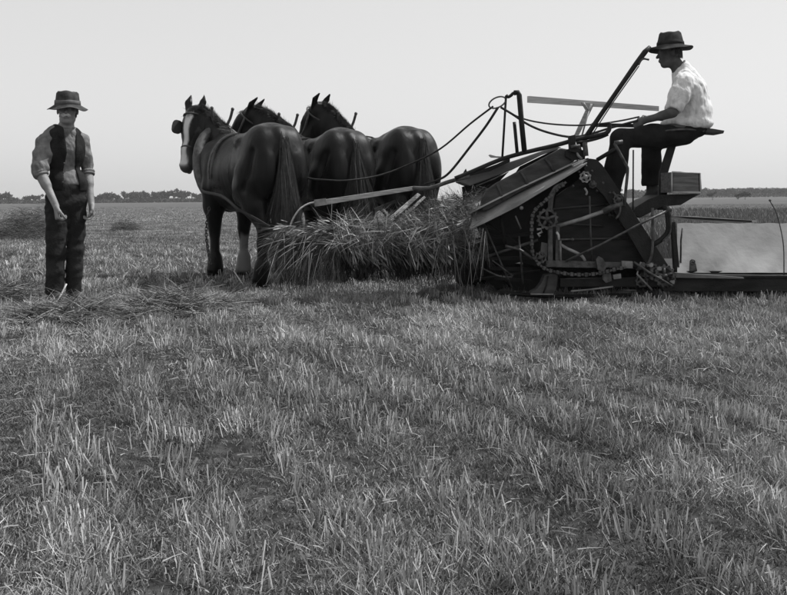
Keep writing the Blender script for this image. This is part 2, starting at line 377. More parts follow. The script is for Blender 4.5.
def scatter(y0, y1, dens, tanx=.52):
    n = int(dens * tanx * (y1 * y1 - y0 * y0)); y = np.sqrt(RS.uniform(y0 * y0, y1 * y1, n)); x = RS.uniform(-tanx, tanx, n) * y
    return x, y
def cover(x, y):
    """clumpy growth, with loose rows running away to the upper left"""
    row = .5 + .5 * np.sin((x * .93 + y * .36) * 2 * math.pi / .36 + 1.8 * vnoise(x + 40, y + 40, 1.1, 11))
    c = .35 * vnoise(x + 30, y + 30, 2.3, 12) + .33 * vnoise(x + 30, y + 30, 6.5, 13) + .25 * row
    return c
def build_grass():
    parts = []
    def layer(y0, y1, dens, h, w, seg, lean=.35, tone=(.55, 1.15), thr=.30):
        x, y = scatter(y0, y1, dens); c = cover(x, y); k = c > thr + .22 * RS.rand(len(c)); x, y, c = x[k], y[k], c[k]; n = len(x)
        d = np.stack([RS.randn(n) * lean + .05, RS.randn(n) * lean, np.ones(n)], 1)
        ln = h * (.45 + .75 * RS.rand(n)) * (.55 + .9 * np.clip((c - .3) * 2, 0, 1))
        bend = np.stack([RS.randn(n) * .3, RS.randn(n) * .3, -.15 * RS.rand(n)], 1)
        tn = RS.uniform(tone[0], tone[1], n) * (.6 + .8 * vnoise(x + 9, y + 9, 1.7, 21))
        parts.append(blades(np.stack([x, y, gz(x, y) - .005], 1), d, ln, w * (.6 + .8 * RS.rand(n)), bend, seg, tn))
    def stubs(y0, y1, dens, h, w, tone=(.9, 1.6)):
        """cut stalks standing in small tufts"""
        x, y = scatter(y0, y1, dens); c = vnoise(x + 80, y + 80, 1.4, 31) * .5 + .5 * (.5 + .5 * np.sin((x * .93 + y * .36) * 2 * math.pi / .36 + 1.8 * vnoise(x + 40, y + 40, 1.1, 11)))
        k = c > .38 + .28 * RS.rand(len(c)); x, y = x[k], y[k]; m = RS.randint(2, 7, len(x)); x = np.repeat(x, m); y = np.repeat(y, m)
        tx = np.repeat(RS.randn(len(m)) * .22, m); ty = np.repeat(RS.randn(len(m)) * .22, m); n = len(x)
        x = x + RS.randn(n) * .014; y = y + RS.randn(n) * .014
        d = np.stack([tx + RS.randn(n) * .16, ty + RS.randn(n) * .16, np.ones(n)], 1)
        v, f, t = blades(np.stack([x, y, gz(x, y) - .005], 1), d, h * (.5 + .6 * RS.rand(n)), w * (.7 + .6 * RS.rand(n)), np.zeros((n, 3)), 1, RS.uniform(tone[0], tone[1], n), taper=.15)
        parts.append((v, f, t))
    def litter(y0, y1, dens, L, w):
        x, y = scatter(y0, y1, dens); n = len(x); a = RS.rand(n) * 6.28
        d = np.stack([np.cos(a), np.sin(a), RS.uniform(-.05, .3, n)], 1)
        parts.append(blades(np.stack([x, y, gz(x, y) + RS.uniform(.005, .04, n)], 1), d, L * (.4 + RS.rand(n)), w, np.stack([RS.randn(n)*.1, RS.randn(n)*.1, -.12*np.ones(n)], 1), 2, RS.uniform(.35, .95, n)))
    layer(1.5, 4.4, 20000, .038, .0036, 2, lean=.6, tone=(.22, .9), thr=.05)
    layer(1.5, 4.4, 12000, .020, .0045, 2, lean=1.2, tone=(.18, .65), thr=-.1)
    layer(1.5, 4.4, 7500, .055, .0036, 3, lean=.5, tone=(.45, 1.3), thr=.34)
    stubs(1.5, 4.4, 470, .074, .0041, tone=(.7, 1.6))
    litter(1.5, 4.4, 260, .05, .0035)
    layer(4.4, 9, 8500, .036, .0052, 2, lean=.7, tone=(.35, 1.0), thr=-.1)
    layer(4.4, 9, 2800, .064, .0065, 2, lean=.45, tone=(.5, 1.35), thr=.33)
    stubs(4.4, 9, 190, .085, .0058, tone=(.75, 1.5))
    litter(4.4, 9, 120, .06, .005)
    layer(9, 16, 2600, .042, .0095, 1, lean=.6, tone=(.4, 1.0), thr=-.1)
    layer(9, 16, 700, .068, .012, 2, tone=(.55, 1.15))
    stubs(9, 16, 40, .10, .010, tone=(.9, 1.6))
    layer(16, 34, 900, .05, .013, 1, lean=.5, tone=(.5, 1.0), thr=.0)
    layer(34, 120, 60, .06, .03, 1, lean=.5, tone=(.6, 1.0), thr=.0)
    v, f, t = join_blades(parts)
    tag(link('stubble_grass', raw_mesh('stubble_grass', v, f, t), M['stubble'], smooth=False), 'dry short stubble and grass covering the mown field', 'grass', kind='stuff')
build_grass()
def build_crop():
    parts = []
    for y0, y1, dens in ((10.0, 13, 700), (13, 20, 200), (20, 45, 50)):
        n = int(dens * (y1 - y0) * 12); y = RS.uniform(y0, y1, n); x = RS.uniform(2.45, 14.5, n) + (y - 10) * .2
        k = (x < y * .75); x, y = x[k], y[k]; n = len(x); w = .0034 * (y / 10)
        d = np.stack([RS.randn(n) * .1, RS.randn(n) * .1, np.ones(n)], 1); ln = RS.uniform(.44, .66, n) - .010 * np.clip(y - 10, 0, 12)
        parts.append(blades(np.stack([x, y, gz(x, y)], 1), d, ln, w * 1.6, np.stack([RS.randn(n) * .14, RS.randn(n) * .14, -.05 * np.ones(n)], 1), 4, RS.uniform(.6, 1.25, n), head=True))
    v, f, t = join_blades(parts)
    tag(link('standing_grain', raw_mesh('standing_grain', v, f, t), M['crop'], smooth=False), 'uncut standing grain beyond the harvester platform', 'grain crop', kind='stuff')
build_crop()

# ------------------------------------------------------------------ far trees
def crown_mesh(name, w, h, n, seed, base=.35, size=.09, lobes=7):
    r = np.random.RandomState(seed); c = np.stack([r.uniform(-.36, .36, lobes) * w, r.uniform(-.3, .3, lobes) * w, h * r.uniform(base + .15, .85, lobes)], 1)
    rad = r.uniform(.12, .24, lobes) * w
    i = r.randint(0, lobes, n); dv = r.randn(n, 3); dv /= np.linalg.norm(dv, axis=1, keepdims=True)
    p = c[i] + dv * (rad[i] * r.uniform(.5, 1.05, n) )[:, None] * np.array([1, 1, .7])
    p[:, 2] = np.maximum(p[:, 2], h * base * .7)
    d = r.randn(n, 3); s = size * w * r.uniform(.6, 1.4, n)
    v, f, t = blades(p, d, s, s * .9, r.randn(n, 3) * .2, 1, r.uniform(.6, 1.3, n), rs=r)
    return raw_mesh(name, v, f, t)
def trunk_mesh(h, seed):
    r = random.Random(seed); m = MB(); top = V(r.uniform(-.2, .2), 0, h * .55)
    m.tube([(0, 0, -.5), (top[0] * .4, 0, h * .25), top], [.035 * h, .028 * h, .02 * h], 6)
    for k in range(4):
        a = k * 1.6 + r.random(); m.tube([top * .8, top * .8 + V(math.cos(a) * .16 * h, math.sin(a) * .12 * h, .25 * h)], [.018 * h, .008 * h], 5)
    me = bpy.data.meshes.new('trunk'); me.from_pydata(m.v, [], m.f); me.update(); return me
TV = [(crown_mesh('crown', 8, 5.5, 700, 3, .45), trunk_mesh(5.5, 3)), (crown_mesh('crown', 6, 6.5, 600, 4, .4), trunk_mesh(6.5, 4)),
      (crown_mesh('crown', 10, 5, 900, 5, .5, .07, 10), trunk_mesh(5, 5)), (crown_mesh('crown', 5, 4, 500, 6, .2), trunk_mesh(4, 6))]
for a, b in TV: a.materials.append(M['leaf']); b.materials.append(M['bark'])
def tree(px, Y, v, sc, label, group, name='tree', cat='tree', dz=0):
    x = (px - CX) / FPX * Y
    t = thing(name, label, cat, (x, Y, float(gz(x, Y)) - .1 + dz), group); t.scale = (sc,) * 3; t.rotation_euler = (0, 0, random.uniform(0, 6.28))
    for nm, me in (('crown', TV[v][0]), ('trunk', TV[v][1])):
        o = bpy.data.objects.new(nm, me); COL.objects.link(o); o.parent = t
    return t
for px, v, sc in ((3, 0, .95), (13, 2, .6), (26, 3, .9), (33, 0, .7), (97, 3, .8), (103, 0, .8), (110, 2, .9), (118, 3, .9), (124, 1, .9), (133, 2, .95), (141, 0, 1.0), (150, 3, .7), (158, 2, .9), (166, 0, .95), (173, 1, 1.0), (181, 2, 1.0), (192, 1, .8), (199, 3, .9), (206, 0, .9), (40, 1, .7), (219, 0, .8), (228, 2, .7)):
    tree(px, 480 + random.uniform(-25, 25), v, sc * 1.15, 'small dark scrub tree in the far line of trees beyond the man and horses', 'scrub trees along the left horizon')
for px, v, sc in ((702, 1, .9), (716, 2, .9), (730, 0, 1.0), (742, 2, .9), (755, 1, .8), (768, 0, .9), (781, 2, .9), (618, 1, .9), (630, 0, 1.0), (690, 0, .8)):
    tree(px, 520 + random.uniform(-20, 20), v, sc, 'dark tree rising a little out of the far woodland beyond the platform', 'trees standing out of the right woodland')
tree(712.5, 260, 1, .40, 'squat square-looking bush alone in the field, nearest the wooden box', 'bushes alone in the right field', 'bush', 'bush')
tree(738, 270, 3, .46, 'smaller of two bushes standing close together in the far field', 'bushes alone in the right field', 'bush', 'bush')
tree(745, 268, 0, .44, 'wider of two bushes standing close together in the far field', 'bushes alone in the right field', 'bush', 'bush')
def belt(name, p0, p1, Y, h, n, label, seed, gap=.45):
    r = np.random.RandomState(seed); x0, x1 = ((p - CX) / FPX * Y for p in (p0, p1)); x = r.uniform(x0, x1, n); y = Y + r.uniform(0, 40, n)
    hh = h * (.25 + gap * 1.4 * vnoise(x + 900, y * 0 + 3.3, .08, seed) + .5 * vnoise(x + 900, y * 0 + 7.3, .35, seed + 1))
    z = gz(x, y) + hh * r.rand(n) ** .7; s = r.uniform(.5, 1.1, n)
    v, f, t = blades(np.stack([x, y, z], 1), r.randn(n, 3), s, s, r.randn(n, 3) * .2, 1, r.uniform(.6, 1.2, n), rs=r)
    tag(link(name, raw_mesh(name, v, f, t), M['leaf'], smooth=False), label, 'woodland', kind='stuff')
belt('far_woodland', 560, 900, 530, 4.6, 26000, 'far wood reading as one dark strip along the right horizon', 41, .5)
belt('far_scrub', -120, 420, 500, 2.5, 24000, 'low grey scrub reading as one strip along the left horizon', 43, .5)

# ------------------------------------------------------------------ light, sky, camera
def sky_and_sun():
    el, sd = math.radians(56), nrm([1.0, .40])
    w = bpy.data.worlds.new('World'); SC.world = w; w.use_nodes = True; N, L = w.node_tree.nodes, w.node_tree.links
    st = N.new('ShaderNodeTexSky'); st.sky_type = 'NISHITA'; st.sun_disc = False; st.sun_elevation = el
    st.sun_rotation = math.atan2(sd[0], sd[1]); st.air_density = 1.0; st.dust_density = .6; st.ozone_density = 1
    bw = N.new('ShaderNodeSeparateColor'); L.new(st.outputs[0], bw.inputs[0])   # a blue-sensitive plate: its sky is the blue of the sky
    bg = N['Background']; 
    pw = N.new('ShaderNodeMath'); pw.operation = 'POWER'; pw.inputs[1].default_value = .4; L.new(bw.outputs[2], pw.inputs[0])   # the plate's flat shoulder
    ml = N.new('ShaderNodeMath'); ml.operation = 'MULTIPLY'; ml.inputs[1].default_value = 3.2; L.new(pw.outputs[0], ml.inputs[0])
    L.new(ml.outputs[0], bg.inputs['Color']); bg.inputs['Strength'].default_value = .118
    l = bpy.data.lights.new('sun', 'SUN'); l.energy = 5.0; l.angle = math.radians(.5); l.color = (1, 1, 1)
    o = bpy.data.objects.new('sun', l); COL.objects.link(o)
    d = V(sd[0] * math.cos(el), sd[1] * math.cos(el), math.sin(el))
    o.rotation_euler = Vector(d).to_track_quat('Z', 'Y').to_euler(); o.location = (6, -5, 12)
    c = bpy.data.cameras.new('camera'); c.sensor_width = 36; c.lens = FPX / 787 * 36; c.shift_y = (HY - 297.5) / 787; c.clip_end = 6000; c.clip_start = .05
    oc = bpy.data.objects.new('camera', c); COL.objects.link(oc); oc.location = (0, 0, CH); oc.rotation_euler = (math.pi / 2, 0, 0); SC.camera = oc
    SC.view_settings.view_transform = 'Standard'; SC.view_settings.look = 'None'; SC.view_settings.exposure = 0; SC.view_settings.gamma = 1
    SC.view_settings.use_curve_mapping = False
    SC.render.engine = 'CYCLES'; SC.cycles.max_bounces = 6
sky_and_sun()
def haze():
    m = bpy.data.materials.new('haze'); m.use_nodes = True; N, L = m.node_tree.nodes, m.node_tree.links; N.clear()
    o = N.new('ShaderNodeOutputMaterial'); v = N.new('ShaderNodeVolumePrincipled'); v.inputs['Density'].default_value = .00028; v.inputs['Color'].default_value = (.9, .9, .9, 1); v.inputs['Anisotropy'].default_value = .2
    L.new(v.outputs[0], o.inputs['Volume'])
    mb = MB(); mb.box((0, 1250, 10), (8400, 0, 0), (0, 2600, 0), (0, 0, 40)); h = mb.build('haze', m); tag(h, 'thin summer haze over the whole field', None, kind='stuff')
haze()
# ------------------------------------------------------------------ horses
HD, HL = nrm([-.515, .857, 0]), nrm([-.857, -.515, 0])        # the way the team faces; its left side
UP = V(0, 0, 1)
def ring(c, a, b, ra, rb, n=20):
    return [c + a * ra * math.cos(2 * math.pi * k / n) + b * rb * math.sin(2 * math.pi * k / n) for k in range(n)]
def make_horse(origin, S, neck, a, f, label, legs, seed, blaze=False, socks=(), tail_w=1.0, bl=.75, wd=.93, tt=1.7):
    """neck: points from the withers base to the poll; a: poll->muzzle; f: brow normal; legs: fore/aft shift of hooves (lf, rf, lh, rh)"""
    ox, oy = origin; O = V(ox, oy, float(gz(ox, oy)))
    W = lambda p: np.asarray(p, float) * S                     # horse space: x forward, y left, z up
    B = Body(W((-.5, -.75, -.02)), W((2.75, 1.0, 2.3)), .017)
    B.loft([(-.20, .10, 1.30, .14), (-.12, .23, 1.30, .27), (0, .30, 1.30, .345), (.15, .335, 1.29, .385), (.35, .325, 1.265, .375), (.6, .335, 1.205, .385),
            (.85, .35, 1.17, .405), (1.08, .345, 1.175, .43), (1.28, .30, 1.21, .44), (1.44, .25, 1.24, .38), (1.57, .15, 1.24, .25)] * np.array([S, S * wd, S, S]), .05, 0)
    g = V(0, 0, 0)
    for s, dx, pre in ((1, legs[2], 'l'), (-1, legs[3], 'r')):
        B.ell(W((.06, s * .16, 1.24)), W((.25, .175 * wd, .39)), k=.06)
        B.ell(W((-.09, s * .15, 1.15)), W((.15, .13, .27)), k=.05)
        B.chain([W(q) for q in ((.12, s * .20, 1.12), (.30, s * .22, .93))], [.195 * S, .125 * S], .06)
        B.chain([W(q) for q in ((.12, s * .20, 1.0), (.05 + dx * .3, s * .19, .82), (-.10 + dx * .8, s * .17, .60))], [.19 * S, .13 * S, .062 * S], .05, sq=((1, 0, 0), 1.25))
        B.cap(W((-.13 + dx * .8, s * .17, .62)), .035 * S, W((-.05 + dx * .7, s * .18, .86)), .03 * S, .03)
        B.chain([W(q) for q in ((-.10 + dx * .8, s * .17, .60), (-.07 + dx, s * .17, .46), (-.04 + dx, s * .17, .20))], [.068 * S, .052 * S, .052 * S], .03)
        B.chain([W(q) for q in ((-.04 + dx, s * .17, .22), (.0 + dx, s * .17, .10))], [.078 * S, .085 * S], .03)
        B.chain([W(q) for q in ((.015 + dx, s * .17, .09), (.04 + dx, s * .17, .02))], [.07 * S, .095 * S], .01)
    for s, dx in ((1, legs[0]), (-1, legs[1])):
        B.ell(W((1.30, s * .2, 1.22)), W((.20, .13, .33)), [nrm((.9, 0, -.35)), V(0, 1, 0), nrm((.35, 0, .9))], k=.06)
        B.ell(W((1.42, s * .12, 1.10)), W((.14, .12, .18)), k=.06)
        B.chain([W(q) for q in ((1.24, s * .20, 1.02), (1.28 + dx * .3, s * .19, .82), (1.30 + dx * .6, s * .175, .56))], [.145 * S, .115 * S, .068 * S], .05, sq=((1, 0, 0), 1.15))
        B.cap(W((1.31 + dx * .6, s * .175, .57)), .072 * S, W((1.30 + dx * .62, s * .175, .50)), .062 * S, .02)
        B.chain([W(q) for q in ((1.30 + dx * .62, s * .175, .50), (1.29 + dx, s * .175, .20))], [.055 * S, .05 * S], .02)
        B.chain([W(q) for q in ((1.28 + dx, s * .175, .24), (1.29 + dx, s * .175, .10))], [.075 * S, .088 * S], .03)
        B.chain([W(q) for q in ((1.30 + dx, s * .175, .09), (1.32 + dx, s * .175, .02))], [.07 * S, .095 * S], .01)
    for s in (1, -1):
        B.cap(W((.46, s * .23, 1.50)), .05 * S, W((.36, s * .25, 1.46)), .05 * S, .07)
        B.cap(W((-.06, s * .27, 1.36)), .002 * S, W((.02, s * .335, .98)), .002 * S, .09, 'cut')
        B.cap(W((.50, s * .36, 1.30)), .01 * S, W((.46, s * .36, 1.05)), .01 * S, .11, 'cut')
        B.cap(W((1.12, s * .345, 1.45)), .006 * S, W((1.16, s * .355, 1.0)), .006 * S, .09, 'cut')
    B.cap(W((-.24, 0, 1.34)), .03 * S, W((-.20, 0, .98)), .05 * S, .05, 'cut')
    B.chain([W((-.06, 0, 1.55)), W((-.185, 0, 1.475))], [.055 * S, .034 * S], .05)
    # neck and head
    a = nrm(a); f = nrm(f - a * np.dot(f, a)); sd = np.cross(f, a)   # sd points to one side of the face
    nk = [W(q) for q in neck]; m = len(nk); poll = nk[-1]
    rr = np.interp(np.linspace(0, 1, m), [0, .35, .7, 1], [.27, .20, .155, .115]) * S
    side = HLl = V(0, 1, 0)
    for i in range(m - 1):
        t = nrm(nk[i + 1] - nk[i]); up = nrm(UP - t * np.dot(UP, t))
        B.cap(nk[i], rr[i] * .72, nk[i + 1], rr[i + 1] * .72, .05, sq=(up, 1.5))
    HS = S * 1.10; h = lambda u, v, w: poll + (a * u + f * v + sd * w) * HS
    B.chain([h(-.01, -.02, 0), h(.10, .0, 0), h(.24, .0, 0)], [.088 * HS, .10 * HS, .088 * HS], .04)
    B.chain([h(.18, .015, 0), h(.42, .0, 0), h(.56, -.02, 0)], [.085 * HS, .062 * HS, .068 * HS], .05)
    B.ell(h(.20, -.10, 0), HS * V(*(.17, .13, .085)), [a, f, sd], k=.04)
    B.chain([h(.28, -.11, 0), h(.55, -.075, 0)], [.07 * HS, .045 * HS], .05)
    B.ell(h(.60, -.03, 0), HS * V(*(.06, .07, .068)), [a, f, sd], k=.03)
    B.cap(h(.60, -.085, 0), .032 * HS, h(.62, -.10, 0), .028 * HS, .02)
    for s in (-1, 1):
        B.ell(h(.60, .03, s * .035), HS * V(*(.028, .022, .022)), [a, f, sd], k=.02)
        B.ell(h(.615, .035, s * .042), HS * V(*(.016, .016, .011)), [a, f, sd], k=.01, op='cut')
        B.cap(h(.14, .04, s * .085), .022 * HS, h(.22, .035, s * .085), .02 * HS, .02)
        B.cap(h(-.02, .0, s * .065), .040 * HS, h(-.13, .015, s * .085), .042 * HS, .02, sq=(f, .6))
        B.cap(h(-.13, .015, s * .085), .042 * HS, h(-.225, .0, s * .078), .015 * HS, .01, sq=(f, .6))
        B.ell(h(-.11, .045, s * .088), HS * V(*(.06, .018, .016)), [a, f, sd], k=.01, op='cut')
    B.noise(.005, 8, seed)
    me = B.mesh('horse')
    R = Matrix(((HD[0], HL[0], 0, 0), (HD[1], HL[1], 0, 0), (0, 0, 1, 0), (0, 0, 0, 1)))
    me.materials.clear(); horse = bpy.data.objects.new('horse', me); COL.objects.link(horse); me.materials.append(M['coat']); me.shade_smooth()
    horse.location = O; horse.rotation_euler = R.to_euler()
    tag(horse, label, 'horse', 'horses harnessed abreast to the reaper binder')
    nv = len(me.vertices); c = np.empty(nv * 3, np.float32); me.vertices.foreach_get('co', c); c = c.reshape(-1, 3); mark = np.zeros(nv)   # white markings of the coat
    ss = lambda x: np.clip(x, 0, 1)
    for (x, y, top) in socks: mark = np.maximum(mark, .34 * (np.hypot(c[:, 0] - x * S, c[:, 1] - y * S) < .16 * S) * ss((top * S + .03 * np.sin(c[:, 0] * 90) - c[:, 2]) / .06) * ss((c[:, 2] - .05) / .03))
    q = c - poll; u = q @ a / HS; v = q @ f / HS; w = q @ sd / HS; hd = (np.linalg.norm(q, axis=1) < .9)
    if blaze:
        half = np.interp(u, [0, .06, .3, .48, .60], [.0, .040, .024, .028, .05])
        mark = np.maximum(mark, hd * 1.0 * ss((half - np.abs(w + .004 - .006 * np.sin(u * 25))) / .016 + .5) * ss((u - .02) / .03) * ss((.63 - u) / .04) * ss((v + .01) / .02))
        mark = np.maximum(mark, hd * .13 * ss((u - .38) / .12) * ss((.12 - np.abs(w)) / .05))
        mark = np.maximum(mark, hd * .05 * ss((u + .02) / .1) * (v < .06))
    at = me.attributes.new('mark', 'FLOAT', 'POINT'); at.data.foreach_set('value', mark.astype(np.float32))
    def part(mb, name, m, par=horse, bevel=0):
        me = bpy.data.meshes.new(name); me.from_pydata(mb.v, [], mb.f)
        for p, q in zip(me.polygons, mb.sm): p.use_smooth = q
        me.update(); return link(name, me, m, par, smooth=False)
    rs = np.random.RandomState(seed)
    # mane: short hair along the crest, falling to the near side
    n = 7000; t = rs.rand(n) ** .9 * (m - 1) * .94; i = np.minimum(t.astype(int), m - 2); fr = t - i; A = np.array(nk)
    c = A[i] * (1 - fr)[:, None] + A[i + 1] * fr[:, None]; tv = A[i + 1] - A[i]; tv /= np.linalg.norm(tv, axis=1, keepdims=True)
    upv = UP - tv * (tv @ UP)[:, None]; upv /= np.linalg.norm(upv, axis=1, keepdims=True); rad = (rr[i] * (1 - fr) + rr[i + 1] * fr)
    root = c + upv * (rad * 1.05 + .0)[:, None] + rs.randn(n, 3) * .012
    d = upv * .45 + V(0, .7, 0) + rs.randn(n, 3) * .22
    v, fc, tn = blades(root, d, rs.uniform(.03, .11, n), .0036, np.tile([0, .03, -.17], (n, 1)) + rs.randn(n, 3) * .025, 4, rs.uniform(.6, 1.9, n), rs=rs)
    link('mane', raw_mesh('mane', v, fc, tn), M['mane'], horse)
    n = 200; root = h(-.0, .05, 0) + rs.randn(n, 3) * .018
    v, fc, tn = blades(root, a * .8 + f * .25 + rs.randn(n, 3) * .25, rs.uniform(.05, .12, n), .006, a * .12 + rs.randn(n, 3) * .03, 3, rs.uniform(.6, 1.5, n), rs=rs)
    link('forelock', raw_mesh('forelock', v, fc, tn), M['mane'], horse)
    # tail
    nc = 160; n = 6500; ci = rs.randint(0, nc, n); cph = rs.rand(nc)[ci] * 6.28; ctl = (rs.rand(nc) ** .8)[ci]; ph = cph + .35 * rs.randn(n); tl = np.clip(ctl + .08 * rs.randn(n), 0, 1)
    w_ = .020 + .040 * tl ** .5
    root = np.stack([-.190 - .05 * tl ** .6 + w_ * .6 * np.cos(ph), w_ * tail_w * np.sin(ph) * .8, 1.50 - .50 * tl + .018 * rs.randn(n)], 1) * S
    cn = rs.randn(nc, 3)[ci]
    d = np.stack([-.16 + .06 * tl + .05 * cn[:, 0], (.02 + .05 * tail_w * (1 - tl)) * np.sin(cph) + .03 * cn[:, 1], -np.ones(n)], 1) + rs.randn(n, 3) * .02
    v, fc, tn = blades(root, d, (.50 + .35 * rs.rand(nc)[ci] + .06 * rs.randn(n)) * S, .0048, np.stack([.10 + .03 * rs.randn(n), .05 * cn[:, 2] * tail_w + .015 * rs.randn(n), -.02 + 0 * ph], 1), 5, (.35 + tt * rs.rand(nc)[ci] ** 1.7) * rs.uniform(.7, 1.2, n), rs=rs, face=(0, 1, 0))
    link('tail', raw_mesh('tail', v, fc, tn), M['mane'], horse)
    # collar with two hames
    cc = W((1.47, 0, 1.26)); ca = nrm((.36, 0, .93)); mb = MB()
    mb.tube(ring(cc, ca, V(0, 1, 0), .47 * S, .30 * S, 28), [(.052 + .032 * abs(math.sin(math.pi * k / 28))) * S for k in range(28)], 10, closed=True)
    col = part(mb, 'collar', M['collar'])
    for s in (-1, 1):
        mb = MB(); pts = []
        for k in range(13):
            an = math.radians(10 + k * 13.3); pts.append(cc + ca * .47 * S * math.cos(an) + V(0, s, 0) * .315 * S * math.sin(an) + V(-.05, 0, 0))
        pts = [pts[0] + V(-.05, s * .07, .24) * S, pts[0] + V(-.02, s * .05, .13) * S] + pts
        mb.tube(curve_pts(pts, 3), .0165 * S, 6); mb.ball(pts[0], .022 * S, 8); part(mb, 'hame', M['leather'], col)
        mb = MB(); y = s * .36
        tp = curve_pts([W(p) for p in ((1.44, s * .30, 1.02), (1.1, s * .365, .97), (.6, s * .375, .93), (.25, s * .405, .87), (-.0, s * .405, .79), (-.28, s * .34, .70), (-.5, s * .28, .62))], 4)
        mb.strap(tp, [V(0, s, 0)] * len(tp), .030 * S, .007); part(mb, 'trace', M['black'])
    mb = MB(); pr = []                                        # back band from the withers down to the traces
    nn = []
    for k in range(-9, 10):
        an = math.radians(90 + k * 11); pr.append(W((1.06 - .05 * abs(k) / 9, .352 * math.cos(an), 1.175 + .441 * math.sin(an)))); nn.append(V(0, math.cos(an), math.sin(an)))
    mb.strap(pr, nn, .045 * S, .008); part(mb, 'back_band', M['leather'])
    # bridle
    mb = MB()
    mb.tube(ring(h(.40, -.045, 0), f, sd, .135 * S, .088 * S), .011 * S, 6, closed=True)
    mb.tube(ring(h(.035, -.03, 0), f, sd, .155 * S, .125 * S), .011 * S, 6, closed=True)
    for s in (-1, 1): mb.tube([h(.03, -.03, s * .118), h(.2, -.06, s * .105), h(.41, -.06, s * .088), h(.53, -.06, s * .072)], .014 * S, 6)
    mb.tube([h(.53, -.055, -.09), h(.53, -.055, .09)], .012 * S, 6)
    br = part(mb, 'bridle', M['leather'])
    for s in (-1, 1):
        if bl == 0: continue
        mb = MB(); c0 = h(.17, .03, s * .125); out = nrm(sd * s * bl + f * .66); pl = []
        for k in range(14):
            an = 2 * math.pi * k / 14; pl.append(c0 + out * (.035 + .062 * np.sign(math.cos(an)) * abs(math.cos(an)) ** .7) * S + a * .085 * S * np.sign(math.sin(an)) * abs(math.sin(an)) ** .7)
        mb.prism(pl, nrm(np.cross(out, a)) * .012); part(mb, 'blinker', M['black'], br)
        mb = MB(); mb.ball(h(.17, .03, s * .088), .019 * S, 10); part(mb, 'eye', M['black'])
    horse['h'] = 0.0; del horse['h']
    tw = lambda p: O + HD * p[0] + HL * p[1] + UP * p[2]
    return horse, tw, h, part
loc_f = lambda v: np.array([np.dot(v, HD), np.dot(v, HL), v[2]])
TEAM = []
f1 = nrm([-.26, -.965, 0]); TEAM.append(make_horse((-1.18, 9.05), 1.0, [(1.30, 0, 1.32), (1.55, 0, 1.52), (1.79, .08, 1.72), (1.93, .20, 1.89)],
    loc_f(f1 * .34 - UP * .94), loc_f(f1 * .94 + UP * .34), 'dark draught horse with white blaze turning its head back towards the camera', (0, .03, 0, .1), 11, True, ((1.32, -.175, .50), (1.29, -.175, .50)), 1.7))
f2 = nrm([.80, .60, 0]); TEAM.append(make_horse((-.50, 9.65), .985, [(1.30, 0, 1.34), (1.55, .05, 1.58), (1.80, .18, 1.80), (1.97, .33, 1.95)],
    f2 * .62 - UP * .78, f2 * .78 + UP * .62, 'middle dark draught horse seen from behind, only its ears and mane above its neighbour', (.05, -.1, .05, -.05), 12, tail_w=1.4, bl=0, tt=.6))
f3 = nrm([.95, .25, 0]); TEAM.append(make_horse((.22, 10.05), 1.02, [(1.30, 0, 1.32), (1.55, .04, 1.55), (1.76, .14, 1.82), (1.88, .25, 1.99)],
    f3 * .62 - UP * .78, f3 * .78 + UP * .62, 'dark draught horse nearest the machine, broad round rump above the planks', (-.05, .12, -.10, .12), 13, tail_w=1.4, bl=0, tt=.6))
def horse_extras():
    horse, tw, h, part = TEAM[0]
    mb = MB()                                                  # bit strap loop hanging from the muzzle to the collar
    mb.tube(curve_pts([h(.53, -.06, .08), h(.62, -.13, .10), h(.66, -.22, .12), h(.55, -.30, .14), h(.40, -.28, .16)], 5), .009, 6)
    mb.tube([h(.45, -.07, .085), h(.44, -.30, .15)], .009, 6)
    part(mb, 'check_strap', M['leather'])
    c = bpy.data.objects.new('lead_chain', None)
    mb = MB(); pts = curve_pts([(1.02, .34, .80), (1.06, .36, .55), (1.0, .36, .34), (.86, .38, .2)], 7)
    for k in range(len(pts) - 1):
        p, q = pts[k], pts[k + 1]; t = nrm(q - p); w = nrm(np.cross(t, (0, 1, .3) if k % 2 else (1, 0, .2))); mb.tube(ring((p + q) / 2, t, w, .026, .014, 8), .0055, 5, closed=True)
    part(mb, 'hanging_chain', M['iron'])
horse_extras()
# ------------------------------------------------------------------ people
def head_sdf(B, C, f, u, s, jaw=1.0):
    """C centre of the head, f the way the face looks, u up, s the person's left"""
    h = lambda a, b, c: C + f * a + u * b + s * c
    B.ell(h(-.012, .032, 0), (.098, .088, .078), [f, u, s], k=.02)
    B.ell(h(.030, -.035, 0), (.062, .085, .058), [f, u, s], k=.03)
    B.cap(h(.055, -.092 * jaw, 0), .024, h(.045, -.085, 0), .03, .02)
    for k in (-1, 1):
        B.cap(h(.0, -.07, k * .045), .02, h(.045, -.092, k * .018), .02, .02)
        B.ell(h(.083, .012, k * .032), (.014, .011, .016), [f, u, s], k=.012, op='cut')
        B.ell(h(.076, .010, k * .031), (.013, .012, .013), [f, u, s], k=.004)
        B.cap(h(.084, .028, k * .014), .007, h(.078, .027, k * .048), .006, .01)
        B.ell(h(.068, -.018, k * .042), (.016, .016, .017), [f, u, s], k=.02)
        B.ell(h(-.012, -.002, k * .080), (.018, .032, .010), [f, u, s], k=.006)
        B.ell(h(.104, -.028, k * .010), (.008, .007, .008), [f, u, s], k=.006)
    B.chain([h(.088, .014, 0), h(.110, -.024, 0)], [.008, .012], .010)
    B.cap(h(.092, -.052, -.02), .006, h(.092, -.052, .02), .006, .008); B.cap(h(.090, -.064, -.018), .007, h(.090, -.064, .018), .007, .008)
